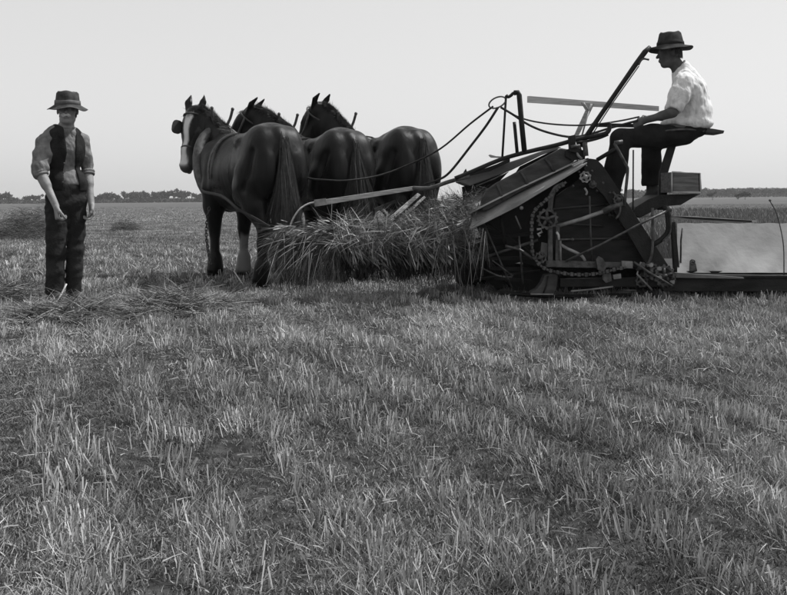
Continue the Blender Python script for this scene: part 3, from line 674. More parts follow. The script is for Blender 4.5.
def hand_sdf(B, w, d, n, t, curl, size=1.0, spread=.12):
    """w wrist, d along the hand, n out of the palm, t towards the thumb; curl: bend of each finger in radians per joint"""
    d = nrm(d); n = nrm(n - d * np.dot(n, d)); t = nrm(np.cross(d, n) * np.sign(np.dot(np.cross(d, n), t)))
    z = size
    for k in (-.028, -.010, .010, .028):
        B.cap(w + t * k * .6 * z + d * .012 * z, .015 * z, w + d * .088 * z + t * k * z, .0125 * z, .012)
    for i, (k, L) in enumerate(((.030, .074), (.010, .082), (-.010, .076), (-.029, .060))):
        p = w + d * .088 * z + t * k * z; an = 0.05; r = .0092 * z
        for j, fr in enumerate((.45, .31, .24)):
            an += curl[i] if hasattr(curl, '__len__') else curl
            q = p + (d * math.cos(an) + n * math.sin(an) + t * k * spread * 5 * (1 - j * .3)) * L * fr * z
            B.cap(p, r, q, r * .88, .003); p, r = q, r * .88
    p = w + t * .022 * z + d * .015 * z; q = w + t * .048 * z + d * .050 * z + n * .012 * z
    B.cap(p, .015 * z, q, .0125 * z, .012); r_ = q + (d * .75 + n * .45 + t * .1) * .032 * z; B.cap(q, .0115 * z, r_, .0105 * z, .006)
    B.cap(r_, .0105 * z, r_ + (d * .8 + n * .55 - t * .15) * .026 * z, .009 * z, .006)
def hat_mesh(C, f, u, s, crown, brim, name='hat', n=56, dent=.02, droop=(.02, .03), wob=.006, flare=0):
    """crown=(radius at base, radius at top, height), brim=radius; C centre of the brim plane"""
    rb, rt, H = crown; prof = [(brim - .004, .0, 1), (brim, .003, 1), (brim - .005, .007, 1), ((rb + brim) / 2, .009, .5), (rb + .006, .012, 0), (rb, .03, 0), ((rb + rt) / 2, H * .55, 0), (rt, H * .86, 0), (rt * .86, H * .97, 0), (rt * .55, H - dent * .4, 0), (rt * .2, H - dent, 0), (.0005, H - dent, 0)]
    prof = [(rb - .004, .004, 0), ((rb + brim) / 2, .002, .5)] + prof
    vs = []; fs = []
    for r, z, w in prof:
        for k in range(n):
            an = 2 * math.pi * k / n; c_, s_ = math.cos(an), math.sin(an)
            e = 1 + .13 * abs(c_)                       # longer front to back
            zz = z + w * (-droop[0] * c_ * c_ * (1 if c_ > 0 else .6) - droop[1] * s_ * s_ + wob * math.sin(3 * an + 1) + wob * .7 * math.sin(5 * an)) + (0 if w else (.0 if z < .03 else .004 * math.sin(2 * an + 2) + .003 * math.sin(5 * an + z * 60)))
            p = C + f * (r * c_ * e) + s * (r * s_) + u * zz
            vs.append(p)
    m = len(prof)
    for i in range(m - 1):
        for k in range(n): fs.append((i * n + k, i * n + (k + 1) % n, (i + 1) * n + (k + 1) % n, (i + 1) * n + k))
    fs.append(tuple((m - 1) * n + k for k in range(n)))
    mb = MB(); mb.add(vs, fs, True); return mb
def hat_band(C, f, u, s, r0, r1, z0, z1, n=48):
    mb = MB(); vs = []
    for r, z in ((r0, z0), (r0 + .004, z0 + .002), (r1 + .004, z1 - .002), (r1, z1)):
        for k in range(n):
            an = 2 * math.pi * k / n; vs.append(C + f * r * math.cos(an) * (1 + .13 * abs(math.cos(an))) + s * r * math.sin(an) + u * (z + .002 * math.sin(4 * an)))
    fs = [(i * n + k, i * n + (k + 1) % n, (i + 1) * n + (k + 1) % n, (i + 1) * n + k) for i in range(3) for k in range(n)]
    return mb.add(vs, fs, True)
def strands(name, root, d, L, w, bend, m, parent, rs, face=None):
    n = len(root); v, fc, tn = blades(root, d, L, w, bend, 2, rs.uniform(.6, 1.5, n), rs=rs, face=face); return place(name, raw_mesh(name, v, fc, tn), m, parent)

def standing_man():
    Y = 7.75; gy = float(gz(-2.8, Y))
    Q = lambda px, py, dy=0: P(px, py, Y + dy)
    f, sl, u = nrm([.60, -.80, 0]), nrm([.80, .60, 0]), UP           # chest faces the camera, a little to the right
    hf = nrm([.22, -.97, .02]); hs = nrm(np.cross(UP, hf)); hu = np.cross(hf, hs)
    base = P(66, 301, Y); base[2] = gy
    root = thing('person', 'standing man with moustache, battered hat, open waistcoat and rolled sleeves', 'person', base)
    head = Q(67.5, 111, -.02); neck = Q(65.5, 131); chest = Q(63.5, 152); waist = Q(67.5, 185); pel = Q(67, 197)
    shR, shL = Q(45.5, 142, -.09), Q(81.5, 141, .10)
    elR, wrR = Q(39.5, 171, -.20), Q(56, 206, -.27)
    elL, wrL = Q(87, 170, .14), Q(91.5, 204, .04)
    hipR, hipL = Q(57.5, 200, -.05), Q(76, 199, .06)
    knR, knL = Q(56, 252, -.07), Q(75, 250, .03); anR, anL = Q(54.5, 292, -.06), Q(73.5, 291, .05)
    B = Body(V(-3.3, 7.2, -.03), V(-2.35, 8.25, 1.86), .0075)
    head_sdf(B, head, hf, hu, hs)
    B.chain([head + V(0, 0, -.07) - hf * .02, neck - V(0, 0, .03)], [.054, .062], .03)
    B.ell(chest + u * .03, (.10, .165, .21), [f, sl, u], k=.04); B.ell(waist, (.095, .14, .13), [f, sl, u], k=.05); B.ell(pel, (.10, .15, .11), [f, sl, u], k=.05)
    B.cap(neck - u * .05 + sl * .03, .05, shL, .05, .04); B.cap(neck - u * .05 - sl * .03, .05, shR, .05, .04)
    B.chain([shR, elR, wrR], [.05, .041, .027], .02); B.chain([shL, elL, wrL], [.05, .041, .027], .02)
    B.chain([elR + (wrR - elR) * .15, elR + (wrR - elR) * .4], [.044, .040], .02); B.chain([elL + (wrL - elL) * .15, elL + (wrL - elL) * .4], [.044, .040], .02)
    B.chain([hipR, knR, anR], [.085, .056, .038], .03); B.chain([hipL, knL, anL], [.085, .056, .038], .03)
    for an in (anR, anL): B.cap(an, .038, V(an[0], an[1], gy + .04) , .035, .02); B.cap(V(an[0], an[1], gy + .035), .035, V(an[0], an[1], gy + .03) + f * .15, .03, .02)
    hand_sdf(B, wrR, nrm(wrR - elR) * .35 - u * .8, nrm(sl * .8 + f * .1), f, (.9, 1.0, 1.0, 1.05), 1.15)
    hand_sdf(B, wrL, -u + f * .1, -sl, f, (.6, .7, .8, .85), 1.12)
    body = place('body', B.mesh('body'), M['skin'], root)
    # trousers
    T = Body(V(-3.2, 7.3, -.03), V(-2.4, 8.2, 1.15), .009)
    T.ell(waist - u * .02, (.118, .155, .12), [f, sl, u], k=.05); T.ell(pel - u * .02, (.125, .168, .14), [f, sl, u], k=.05)
    T.chain([hipR, knR, anR], [.100, .080, .074], .014); T.chain([hipL, knL, anL], [.096, .074, .066], .014)
    T.plane(waist + u * .035, u); T.noise(.0065, 30, 4, (1, 1, 1.7)); T.plane(V(0, 0, gy + .075), -u)
    place('trousers', T.mesh('trousers'), M['trouser'], root)
    for an in (anR, anL):
        bt = Body(V(-3.2, 7.2, -.05), V(-2.3, 8.2, .3), .009); bt.cap(an, .055, V(an[0], an[1], gy + .06), .05, .02); bt.chain([V(an[0], an[1], gy + .045) - f * .03, V(an[0], an[1], gy + .045) + f * .10, V(an[0], an[1], gy + .035) + f * .18], [.05, .05, .042], .02)
        bt.plane(V(0, 0, gy), -u); place('boot', bt.mesh('boot'), M['boot'], root)
    # shirt with rolled sleeves
    S_ = Body(V(-3.35, 7.2, .85), V(-2.3, 8.3, 1.6), .0085)
    S_.ell(chest + u * .03, (.125, .185, .225), [f, sl, u], k=.04); S_.ell(waist, (.122, .158, .14), [f, sl, u], k=.05)
    S_.cap(neck - u * .045 + sl * .03, .064, shL, .068, .04); S_.cap(neck - u * .045 - sl * .03, .064, shR, .068, .04)
    eR, eL = elR + (elR - shR) * .04, elL + (elL - shL) * .04
    S_.chain([shR, (shR + elR) / 2, eR], [.072, .074, .066], .03); S_.chain([shL, (shL + elL) / 2, eL], [.062, .060, .055], .03)
    S_.noise(.008, 27, 9, (1, 1, 1.3)); S_.plane(waist + u * .0, -u)
    S_.plane(eR + u * .005, nrm(eR - shR)) if False else None
    S_.cap(neck + u * .01, .072, neck + u * .08, .072, .01, op='cut')
    sh = place('shirt', S_.mesh('shirt'), M['shirt'], root)
    for e, w_ in ((elR, wrR), (elL, wrL)):
        mb = MB(); t = nrm(w_ - e); c = e + t * .02; a1 = nrm(np.cross(t, (0, 1, .1))); a2 = np.cross(t, a1)
        mb.tube(ring(c, a1, a2, .050, .050, 18), .016, 8, closed=True); mb.tube(ring(c + t * .022, a1, a2, .050, .050, 18), .013, 8, closed=True); mb.build('rolled_cuff', M['shirt'], sh)
    mb = MB(); mb.tube([neck + f * .055 + u * .02 + sl * .05, neck + f * .075 - u * .015 + sl * .012, neck + f * .09 - u * .06 + sl * .03], [.014, .018, .008], 6); mb.tube([neck + f * .055 + u * .02 - sl * .05, neck + f * .075 - u * .015 - sl * .012, neck + f * .09 - u * .06 - sl * .03], [.014, .018, .008], 6)
    mb.build('shirt_collar', M['shirt'], sh)
    # waistcoat hanging open
    Vs = Body(V(-3.35, 7.2, .8), V(-2.3, 8.3, 1.6), .008)
    Vs.ell(chest + u * .03, (.142, .190, .228), [f, sl, u], k=.04); Vs.ell(waist + u * .0, (.138, .172, .16), [f, sl, u], k=.05)
    Vs.cap(neck - u * .035 + sl * .03, .066, shL - sl * .03, .062, .03); Vs.cap(neck - u * .035 - sl * .03, .066, shR + sl * .03, .062, .03)
    Vs.noise(.004, 26, 15)
    for e, q, r in ((shR, elR, .078), (shL, elL, .078)): Vs.cap(e + u * .02, r, e + (q - e) * .5, r * .95, .008, op='cut')
    Vs.cap(neck + u * .01, .085, neck + u * .1, .085, .01, op='cut')
    sl_, g = Vs._blk(Vs.lo - 1, Vs.lo + Vs.n * Vs.v + 1); q = g - waist; ss = q @ sl; ff = q @ f; zz = q[..., 2]
    half = np.interp(zz, [-.1, .1, .27, .42], [.072, .056, .034, .05])
    Vs._mix(sl_, np.maximum(np.abs(ss + .004) - half, -ff + .03), .006, 'cut')
    Vs.plane(waist - u * .055 , -(u * 1 - f * .0)); vest = place('waistcoat', Vs.mesh('waistcoat'), M['vest'], root)
    for k, zq in enumerate((.02, .10, .18)): MB().ball(waist + u * zq + f * .150 - sl * (.086 - .006 * k) , .008, 8).build('button', M['iron'], vest)
    # hat, hair, moustache
    hc = head + hu * .040 - hf * .008; tilt = nrm(hf - hu * .08); tu = np.cross(tilt, hs) if np.dot(np.cross(tilt, hs), UP) > 0 else -np.cross(tilt, hs)
    hat = hat_mesh(hc, tilt, tu, hs, (.102, .092, .130), .168, dent=.03, droop=(.030, .030), wob=.009).build('hat', M['felt'], root)
    hat_band(hc, tilt, tu, hs, .1045, .1025, .014, .050).build('hat_band', M['band2'], hat)
    rs = np.random.RandomState(3); n = 2200; k = np.sign(rs.randn(n))
    strands('moustache', head + hf[None] * .103 - hu[None] * .042 + hs[None] * (k * rs.uniform(0, .012, n))[:, None] + rs.randn(n, 3) * .003, hs[None] * k[:, None] - hu[None] * .35 + rs.randn(n, 3) * .15, rs.uniform(.010, .029, n), .006, -hu * .008 - hf * .014, M['moustache'], root, rs)
    n = 1400; an = rs.uniform(1.8, 2 * math.pi - 1.8, n); v_ = hf[None] * np.cos(an)[:, None] * .094 + hs[None] * np.sin(an)[:, None] * .074
    strands('hair', head - hf * .012 + v_ + hu[None] * rs.uniform(-.04, .05, n)[:, None], v_ * .6 - hu[None] * 1.0, rs.uniform(.010, .02, n), .004, -hu * .01, M['hair'], root, rs)
standing_man()

def driver():
    Y = 8.0; Q = lambda px, py, dy=0: P(px, py, Y + dy); u = UP
    f, s = nrm([-.985, .17, 0]), nrm([-.17, -.985, 0])                 # he looks left; his left side is towards the camera
    root = thing('person', 'seated driver in pale shirt and dark hat holding the reins on the high seat', 'person', Q(688, 131))
    head = Q(669.5, 54); hf = nrm([-.98, .12, -.06]); hs = nrm(np.cross(UP, hf)); hu = np.cross(hf, hs)
    neck = Q(681, 72); chest = Q(689, 93); mid = Q(691, 112); pel = Q(688, 124)
    shL, shR = Q(684, 84, -.17), Q(685, 83, .18)
    elL, wrL = Q(673, 112.5, -.24), Q(645, 120.5, -.14); elR, wrR = Q(672, 115, .24), Q(646, 119, .12)
    hipL, hipR = Q(684, 131, -.10), Q(684, 131, .10)
    knL, knR = Q(621, 139, -.16), Q(651, 141, .20)
    anL, anR = Q(610, 197, -.12), Q(652, 184, .22)
    lo, hi = V(1.7, 7.3, .7), V(3.0, 8.6, 2.45)
    B = Body(lo, hi, .008); head_sdf(B, head, hf, hu, hs, 1.03)
    B.chain([head - hu * .07 - hf * .035, neck], [.056, .066], .03)
    up = nrm(neck - mid); fw = nrm(f - up * np.dot(f, up))
    B.ell(chest, (.115, .17, .20), [fw, s, up], k=.04); B.ell(mid, (.11, .15, .15), [f, s, u], k=.05); B.ell(pel, (.13, .17, .10), [f, s, u], k=.05)
    B.cap(neck - u * .03, .06, shL, .052, .04); B.cap(neck - u * .03, .06, shR, .052, .04)
    for a_, b_, c_ in ((shL, elL, wrL), (shR, elR, wrR)):
        B.chain([a_, b_, c_], [.050, .040, .028], .02); B.chain([b_ + (c_ - b_) * .1, b_ + (c_ - b_) * .4], [.041, .038], .02)
    for a_, b_, c_ in ((hipL, knL, anL), (hipR, knR, anR)): B.chain([a_, b_, c_], [.085, .058, .040], .03)
    for w, e in ((wrL, elL), (wrR, elR)):
        hand_sdf(B, w, nrm(w - e) - u * .15, nrm(-u * .6 - (s if w is wrL else -s) * .8), u * .8 - (s if w is wrL else -s) * .1, (1.0, 1.05, 1.1, 1.1), 1.05)
    place('body', B.mesh('body'), M['hand'], root)
    T = Body(lo, hi, .009)
    T.ell(pel - u * .05 - f * .02, (.15, .18, .08), [f, s, u], k=.05)
    T.chain([hipL - u * .03, (hipL + knL) / 2 - u * .01, knL], [.095, .100, .088], .04); T.chain([hipR - u * .03, knR], [.095, .09], .04)
    T.chain([knL, (knL + anL) / 2, anL], [.088, .090, .085], .03); T.chain([knR, anR - u * -.02], [.088, .095], .03)
    T.plane(pel + u * .03, u); T.plane(anR + u * .045, -u, .004) if False else None
    T.noise(.006, 22, 6)
    # the legs end square above the boots
    for kn, an in ((knL, anL), (knR, anR)):
        t = nrm(an - kn); T.ell(an + t * .12 - t * .02, (.15, .15, .10), k=.004, op='cut')
    place('trousers', T.mesh('trousers'), M['trouser2'], root)
    for an, dn in ((anL, .35), (anR, .62)):
        d = nrm(f * .8 - u * dn); bt = Body(lo - V(.2, 0, .3), hi, .010); bt.chain([an - u * .0, an - u * .09], [.05, .052], .03); bt.chain([an - u * .10 - d * .04, an - u * .11 + d * .12, an - u * .125 + d * .19], [.05, .046, .036], .02); place('boot', bt.mesh('boot'), M['boot'], root)
    S_ = Body(lo, hi, .0085)
    S_.ell(chest + f * -.005, (.150, .200, .215), [fw, s, up], k=.04); S_.ell(mid - f * .0, (.180, .19, .15), [f, s, u], k=.06); S_.ell(Q(687, 124), (.225, .205, .085), [f, s, u], k=.05)
    S_.cap(neck - u * .02 - f * .03, .085, neck + u * .035 - f * .015, .070, .03); S_.cap(neck - u * .03 - f * .02, .085, shL, .078, .05); S_.cap(neck - u * .03 - f * .02, .078, shR, .075, .04)
    mL = shL + (elL - shL) * .80; mR = shR + (elR - shR) * .80
    S_.chain([shL, (shL + mL) / 2, mL], [.085, .088, .078], .03); S_.chain([shR, (shR + mR) / 2, mR], [.08, .085, .082], .03)
    S_.noise(.008, 20, 22, (1.6, 1, .8)); S_.noise(.004, 55, 23)
    for m_, e in ((mL, elL), (mR, elR)): pass
    t = nrm(elL - shL); S_.ell(elL + t * .045 - f * .02, (.11, .10, .060), [f, s, t], k=.006, op='cut')
    S_.plane(Q(690, 129.5), -u)
    S_.cap(neck + f * .02 + u * .035, .064, neck + f * .05 + u * .12, .064, .01, op='cut')
    sh = place('shirt', S_.mesh('shirt'), M['white'], root)
    hc = head + hu * .058 - hf * .012; tl = nrm(hf - hu * -.03); tu = nrm(np.cross(tl, hs)); tu = tu if tu[2] > 0 else -tu
    hat = hat_mesh(hc, tl, tu, hs, (.102, .084, .135), .172, dent=.022, droop=(.018, .035), wob=.007).build('hat', M['felt2'], root)
    hat_band(hc, tl, tu, hs, .103, .100, .013, .048).build('hat_band', M['band'], hat)
    rs = np.random.RandomState(5); n = 1500; an = rs.uniform(1.5, 2 * math.pi - 1.5, n); v_ = hf[None] * np.cos(an)[:, None] * .098 + hs[None] * np.sin(an)[:, None] * .080
    strands('hair', head - hf * .012 + v_ + hu[None] * rs.uniform(-.035, .05, n)[:, None], v_ * .6 - hu[None] * 1.0, rs.uniform(.010, .02, n), .004, -hu * .01, M['hair'], root, rs)
    return wrL, wrR
HANDL, HANDR = driver()
# ------------------------------------------------------------------ reaper binder
def binder():
    N0 = 7.70; gy = float(gz(1.8, 8.2))
    b0 = P(600, 300, 8.2); b0[2] = gy
    root = thing('reaper_binder', 'horse-drawn reaper binder with sloping elevator, chains and a high driver seat', 'reaper binder', b0)
    Q = lambda px, py, d=0: P(px, py, N0 + d)
    dn = V(0, 1, 0)
    def slab(name, poly, d, th, m, bevel=.004, par=root, lab=None):
        o = MB().prism([Q(x, y, d) for x, y in poly], dn * th).build(name, m, par, bevel)
        if lab: o['label'] = lab
        return o
    def bar(name, pts, r, m, smooth=0, par=root, n=8, flat=None):
        p = [Q(*q) for q in pts]; p = curve_pts(p, smooth) if smooth else p
        return MB().tube(p, r, n, flat=flat).build(name, m, par)
    def sheet(name, a, b, c, d, th, m, bow=0, par=root, n=10):
        """curved sheet: edge a-b to edge d-c (world points), bowed outward"""
        mb = MB(); up = nrm(np.cross(b - a, d - a)); vs = []
        for w in (0, th):
            for i in range(n + 1):
                for j in range(n + 1):
                    u_, v_ = i / n, j / n; p = (a * (1 - u_) + b * u_) * (1 - v_) + (d * (1 - u_) + c * u_) * v_
                    vs.append(p + up * (w + bow * 4 * v_ * (1 - v_) + .006 * math.sin(5 * u_ + 3 * v_)))
        k = n + 1; S2 = k * k; fs = []
        for i in range(n):
            for j in range(n):
                q = (i * k + j, (i + 1) * k + j, (i + 1) * k + j + 1, i * k + j + 1); fs += [q[::-1], tuple(S2 + t for t in q)]
        for i in range(n):
            for e0, e1 in (((i * k), ((i + 1) * k)), (((i + 1) * k + n), (i * k + n)), ((i + 1), i), ((n * k + i), (n * k + i + 1))): fs.append((e0, e1, S2 + e1, S2 + e0))
        mb.add(vs, fs, True); return mb.build(name, m, par)
    def bolts(pts, r, m, par, name='bolt'):
        for x, y, d in pts: MB().tube([Q(x, y, d), Q(x, y, d - .02)], r, 7).build(name, m, par)
    # ---- platform on the right with its pale back sheet
    w = 1.35
    pf = MB(); A = lambda px, py, d: Q(px, py, d)
    slab('platform_sill', [(672, 277.5), (860, 277.5), (860, 291.5), (676, 291.5)], .02, .05, M['board'])
    pfl = MB().prism([Q(675, 271, .10), Q(860, 271, .10), P(860, 271, N0 + .10) + V(0, w, .02), P(675, 271, N0 + .10) + V(0, w, .02)], (0, 0, -.03)).build('platform_floor', M['board'], root)
    slab('sill_cap', [(672, 274.6), (860, 276.0), (860, 277.7), (672, 277.7)], -.005, .16, M['board'])
    MB().prism([Q(674, 272.2, .02), Q(742, 277.0, .0), Q(742, 278.3, .0), Q(674, 277.2, .02)], (0, -.045, 0)).build('sunlit_wedge', M['upper'], root)  # sunlight on the sill top, put in as a paler wedge
    bs = MB(); n = 60                                             # slightly dented pale sheet
    vs = []; r = np.random.RandomState(2)
    for i in range(n + 1):
        for j in range(9):
            px = 677 + 190 * i / n; py = 223.5 + 49.5 * j / 8; z = .022 * math.sin(px * .06) * math.sin(j * .5) + .012 * math.sin(px * .21 + j) + .010 * (vnoise(np.array([i * .4]), np.array([j * .6]), 1.0, 7)[0]); vs.append(Q(px, py + (.3 * math.sin(px * .3) if j == 0 else 0), .33 - .25 * j / 8 + z * (.2 + .8 * j / 8)))
    fs = [(i * 9 + j, i * 9 + j + 1, (i + 1) * 9 + j + 1, (i + 1) * 9 + j) for i in range(n) for j in range(8)]
    bs.add(vs, fs, True); o = bs.build('back_sheet', M['canvas'], root); so = o.modifiers.new('thick', 'SOLIDIFY'); so.thickness = .006; so.offset = 1; o.modifiers.new('split', 'EDGE_SPLIT')
    slab('corner_post', [(671.5, 222), (675.5, 222), (680, 271.5), (674.5, 271.5)], .10, .05, M['black'])
    MB().prism([Q(636, 215.4, .40), Q(700, 216.6, .40), Q(757, 220.4, .40), Q(757, 222.4, .40), Q(720, 222.6, .40), Q(680, 219.4, .40), Q(636, 217.2, .40)], (0, .05, 0)).build('top_rail', M['palewood'], root)
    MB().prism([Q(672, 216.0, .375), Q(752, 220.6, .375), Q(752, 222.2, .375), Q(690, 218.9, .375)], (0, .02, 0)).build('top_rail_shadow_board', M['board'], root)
    lt = slab('latch', [(690.5, 263), (693, 260.5), (696, 263.5), (697.5, 271), (690, 271.5)], .06, .03, M['iron']); MB().tube(ring(Q(692.5, 262, .05), V(1, 0, 0), V(0, 0, 1), .02, .02, 10), .006, 6, closed=True).build('ring', M['iron'], lt)
    bar('stay_strap', [(682.5, 228, .13), (681, 240, .13), (680.5, 270, .13)], .008, M['iron'])
    bar('divider_rod', [(770, 201, .02), (776, 212, .02), (780, 226, .02), (783.5, 246, .02), (784, 276, .02)], .005, M['iron'], 4)
    MB().ball(Q(770, 200.4, .02), .012, 8).build('rod_knob', M['iron'], root)
    bar('platform_axle', [(860, 276, .5), (640, 285, .5)], .03, M['black'])
    # ---- inclined elevator
    E1 = slab('elevator_side', [(583, 163), (590, 158.5), (597, 159.5), (602.5, 165), (640, 222), (676, 277), (676, 291), (664, 291.5), (648, 268), (627, 232), (604, 196), (586, 177)], -.02, .05, M['black'])
    slab('inner_board', [(556, 196), (584, 176), (606, 198), (650, 268), (560, 262), (549, 232)], .10, .03, M['board'])
    for k, (a, c) in enumerate((((553, 209), (612, 204)), ((551, 223), (604, 226)), ((556, 240), (628, 238)))):
        MB().tube([Q(a[0], a[1], .09), Q(c[0], c[1], .09)], .010, 6).build('board_rib', M['panel'], root)
    MB().prism([Q(588, 158, .0), Q(603, 166, .0), Q(676, 280, .0), Q(662, 288, .0)], (0, 1.25, 0)).build('elevator_canvas', M['board'], root)
    slab('throat_shade', [(476, 225), (500, 211), (530, 194), (560, 176), (584, 163), (588, 176), (566, 192), (560, 262), (548, 270), (520, 262), (500, 268), (486, 250)], .40, .04, M['black'])  # black slab standing for the deep shade under the deck
    slab('underframe_shade', [(500, 262), (545, 266), (672, 270), (674, 292), (560, 294), (515, 290), (505, 280)], .55, .7, M['black'])  # solid black slabs added where the machine's underside lies in shade
    slab('underframe_shade', [(470, 246), (486, 240), (512, 262), (516, 286), (498, 290), (478, 274)], .70, .3, M['black'])
    for k, q in enumerate((((484, 224, .1), (512, 288, .12)), ((500, 214, .1), (506, 246, .08)), ((462, 232, .3), (496, 268, .3)), ((486, 222, .2), (545, 262, .12)), ((470, 262, .2), (538, 240, .12)), ((474, 280, .2), (540, 270, .1)), ((519, 236, .05), (523, 284, .05)))):
        bar('packer_arm', q, (.008, .013, .010)[k % 3], M['black' if k % 2 else 'iron'])
    for k in range(5):
        MB().prism([Q(474 + 5 * k, 238 + 9.5 * k, .18), Q(532, 232 + 12 * k, .30), Q(532, 235.5 + 12 * k, .30), Q(475 + 5 * k, 241.5 + 9.5 * k, .18)], (0, .02, 0)).build('grate_slat', M['board'], root, .002)
    slab('underframe_shade', [(446, 240), (462, 234), (480, 250), (484, 276), (470, 286), (456, 270)], .95, .2, M['black']); slab('underframe_shade', [(452, 262), (500, 268), (520, 292), (470, 293), (458, 284)], 1.1, .3, M['black'])  # ragged black slabs carry the underside's shade further left
    bar('ground_skid', [(500, 293, .12), (530, 295, .12), (560, 296.5, .1), (640, 295, .1)], .018, M['black'], 3)
    bar('needle_arm', [(505, 246, .02), (520, 250, .0), (533, 259, -.02)], .012, M['iron'], 3)
    slab('cam_plate', [(503, 239), (508, 236), (514, 238), (513, 244), (507, 246), (503, 243)], .16, .02, M['board'], .004)
    MB().prism([Q(480, 205, .2), Q(578, 158, .2), Q(578, 168, .2), Q(482, 222, .2)], (0, 1.1, 0)).build('deck_frame', M['black'], root)
    slab('far_leg_board', [(560, 176), (586, 170), (560, 230), (540, 262), (524, 270), (520, 232)], .45, .04, M['black'])
    # bull wheel inside the frame
    wh = MB(); wc = P(603, 252, N0 + .75); wc[2] = gy + .42
    wh.tube(ring(wc, V(1, 0, 0), V(0, 0, 1), .41, .41, 40), .02, 8, closed=True, flat=((0, 1, 0), 1)); 
    wh.tube(ring(wc + V(0, .16, 0), V(1, 0, 0), V(0, 0, 1), .41, .41, 40), .02, 8, closed=True)
    for k in range(20):
        an = k * math.pi / 10; c = wc + V(math.cos(an), 0, math.sin(an)) * .41 + V(0, .08, 0); wh.box(c, V(-math.sin(an), .6, math.cos(an)) * .02, V(0, .18, 0), V(math.cos(an), 0, math.sin(an)) * .04)
    bw_ = wh.build('drive_wheel', M['iron'], root)
    sp = MB()
    for k in range(10):
        an = k * math.pi / 5; sp.tube([wc + V(0, .08, 0), wc + V(0, .08, 0) + V(math.cos(an), 0, math.sin(an)) * .40], .011, 6)
    sp.build('spokes', M['iron'], bw_); MB().tube([wc - V(0, .04, 0), wc + V(0, .22, 0)], .06, 12).build('hub', M['black'], bw_)
    # ---- binding deck
    dk = MB(); top = [(589, 158), (578, 160.5), (560, 170), (535, 183), (510, 196.5), (488, 207.5), (474, 212.5)]; bot = [(469, 229.5), (484, 223), (500, 215), (517, 206.5), (540, 192.5), (560, 180.5), (580, 168.5), (587, 163)]
    dk.prism([Q(x, y, .12) for x, y in top] + [Q(x, y, -.06) for x, y in bot], nrm(V(0, 1, -.9)) * .012); dko = dk.build('deck_edge', M['deck'], root, .01)
    sheet('deck_sheet', Q(470, 214, .0), Q(578, 161, .0), Q(560, 150, .65), Q(462, 200, .65), .006, M['deck'], 0)
    bolts([(527.5, 207, .0), (522.5, 207.5, .0)], .016, M['pale'], root) if False else None
    MB().ball(Q(521.5, 208, -.03), .018, 8).build('knob', M['pale'], root)
    bar('bright_strap', [(515.5, 216, .02), (521, 229, .02)], .011, M['pale'], flat=((1, 0, 0), .5))
    hood = [(480.5, 206), (481.5, 198), (486, 190), (496, 183), (522, 169.5), (545, 157), (561, 148), (570, 149.5), (576, 158), (574.5, 161), (556, 173.5), (529, 187), (505, 200.5), (487, 210.5), (482, 211)]
    ho = slab('packer_hood', hood, .04, .05, M['panel'], .012)
    for p, q in (((520.5, 171), (528.5, 186.5)), ((545, 158), (555.5, 173.3)), ((497, 184), (503, 200))):
        MB().tube([Q(p[0], p[1], .03), Q((p[0] + q[0]) / 2 + .5, (p[1] + q[1]) / 2, .022), Q(q[0], q[1], .03)], .012, 6).build('rib', M['panel'], ho)
    MB().prism([Q(459, 181.5, .35), Q(465, 176, .35), Q(519, 159, .35), Q(556, 146, .35), Q(562, 147.5, .35), Q(541, 155.5, .35), Q(512, 170, .35), Q(470, 186, .35)], (0, .5, .0)).build('upper_sheet', M['upper'], root, .008)
    slab('hood_gap_fill', [(462, 187), (480, 181), (500, 173.5), (509, 171.5), (500, 181), (486, 192), (482, 204), (472, 214), (464, 208)], .55, .03, M['black'])  # black slabs added to darken the gaps below the upper sheet
    slab('hood_gap_fill', [(520, 166.5), (556, 149), (566, 150), (540, 163), (515, 174)], .50, .03, M['black'])
    bar('sheet_lip', [(476, 186, .32), (494, 179, .32), (508, 172, .32)], .006, M['iron'])
    slab('finger_board', [(463.5, 172.5), (466, 168.5), (467, 171.5), (474, 171), (486, 168), (497, 164), (510, 158), (510, 162), (490, 171), (465, 177)], .30, .04, M['black'])
    slab('pale_finger', [(488.5, 155.2), (490, 154.4), (496, 156), (504, 156.4), (503, 158), (491, 157.6)], .28, .03, M['wood'])
    bar('long_rod', [(455, 178.5, .2), (470, 172.5, .2), (500, 159.8, .15), (525, 152.5, .1), (555, 145.5, .05), (575, 140, .0), (590, 136.8, -.02), (604, 134, -.05), (608.5, 131, -.05), (609.5, 127, -.05), (609, 122.5, -.05)], .019, M['black'], 3)
    bar('tall_rod', [(514, 93, .1), (518, 92.5, .1), (519.2, 95, .1), (521.5, 122, .1), (524.5, 152, .1)], .023, M['black'])
    bar('rod_hook', [(518, 92.8, .1), (513.5, 93.2, .1), (511, 95.5, .1), (508, 97, .1), (506, 95, .1)], .014, M['black'], 3)
    bar('short_rod', [(514.3, 122, .12), (516, 140, .12), (517.5, 156, .12)], .015, M['black'])
    bar('thin_stay', [(506, 96, .1), (504.3, 125, .12), (502.3, 158, .15)], .010, M['black'])
    mb = MB(); mb.tube(ring(Q(497.3, 102.5, .1), nrm(V(.9, 0, .42)), nrm(V(-.42, 0, .9)), .078, .043, 22), .007, 6, closed=True); mb.build('rein_ring', M['iron'], root)
    # ---- crown of the machine: knotter head, brackets
    slab('head_bracket', [(569, 136), (575.5, 134.5), (576, 147), (580, 150), (579, 153), (570, 152)], -.04, .06, M['black'])
    slab('head_plate', [(566, 150), (575, 146.5), (586, 151.5), (585, 159), (573, 160.5), (566, 157)], .0, .04, M['black'])
    bar('head_post', [(584.5, 142.5, -.04), (585.5, 150, -.04), (586, 156, -.04)], .022, M['iron'])
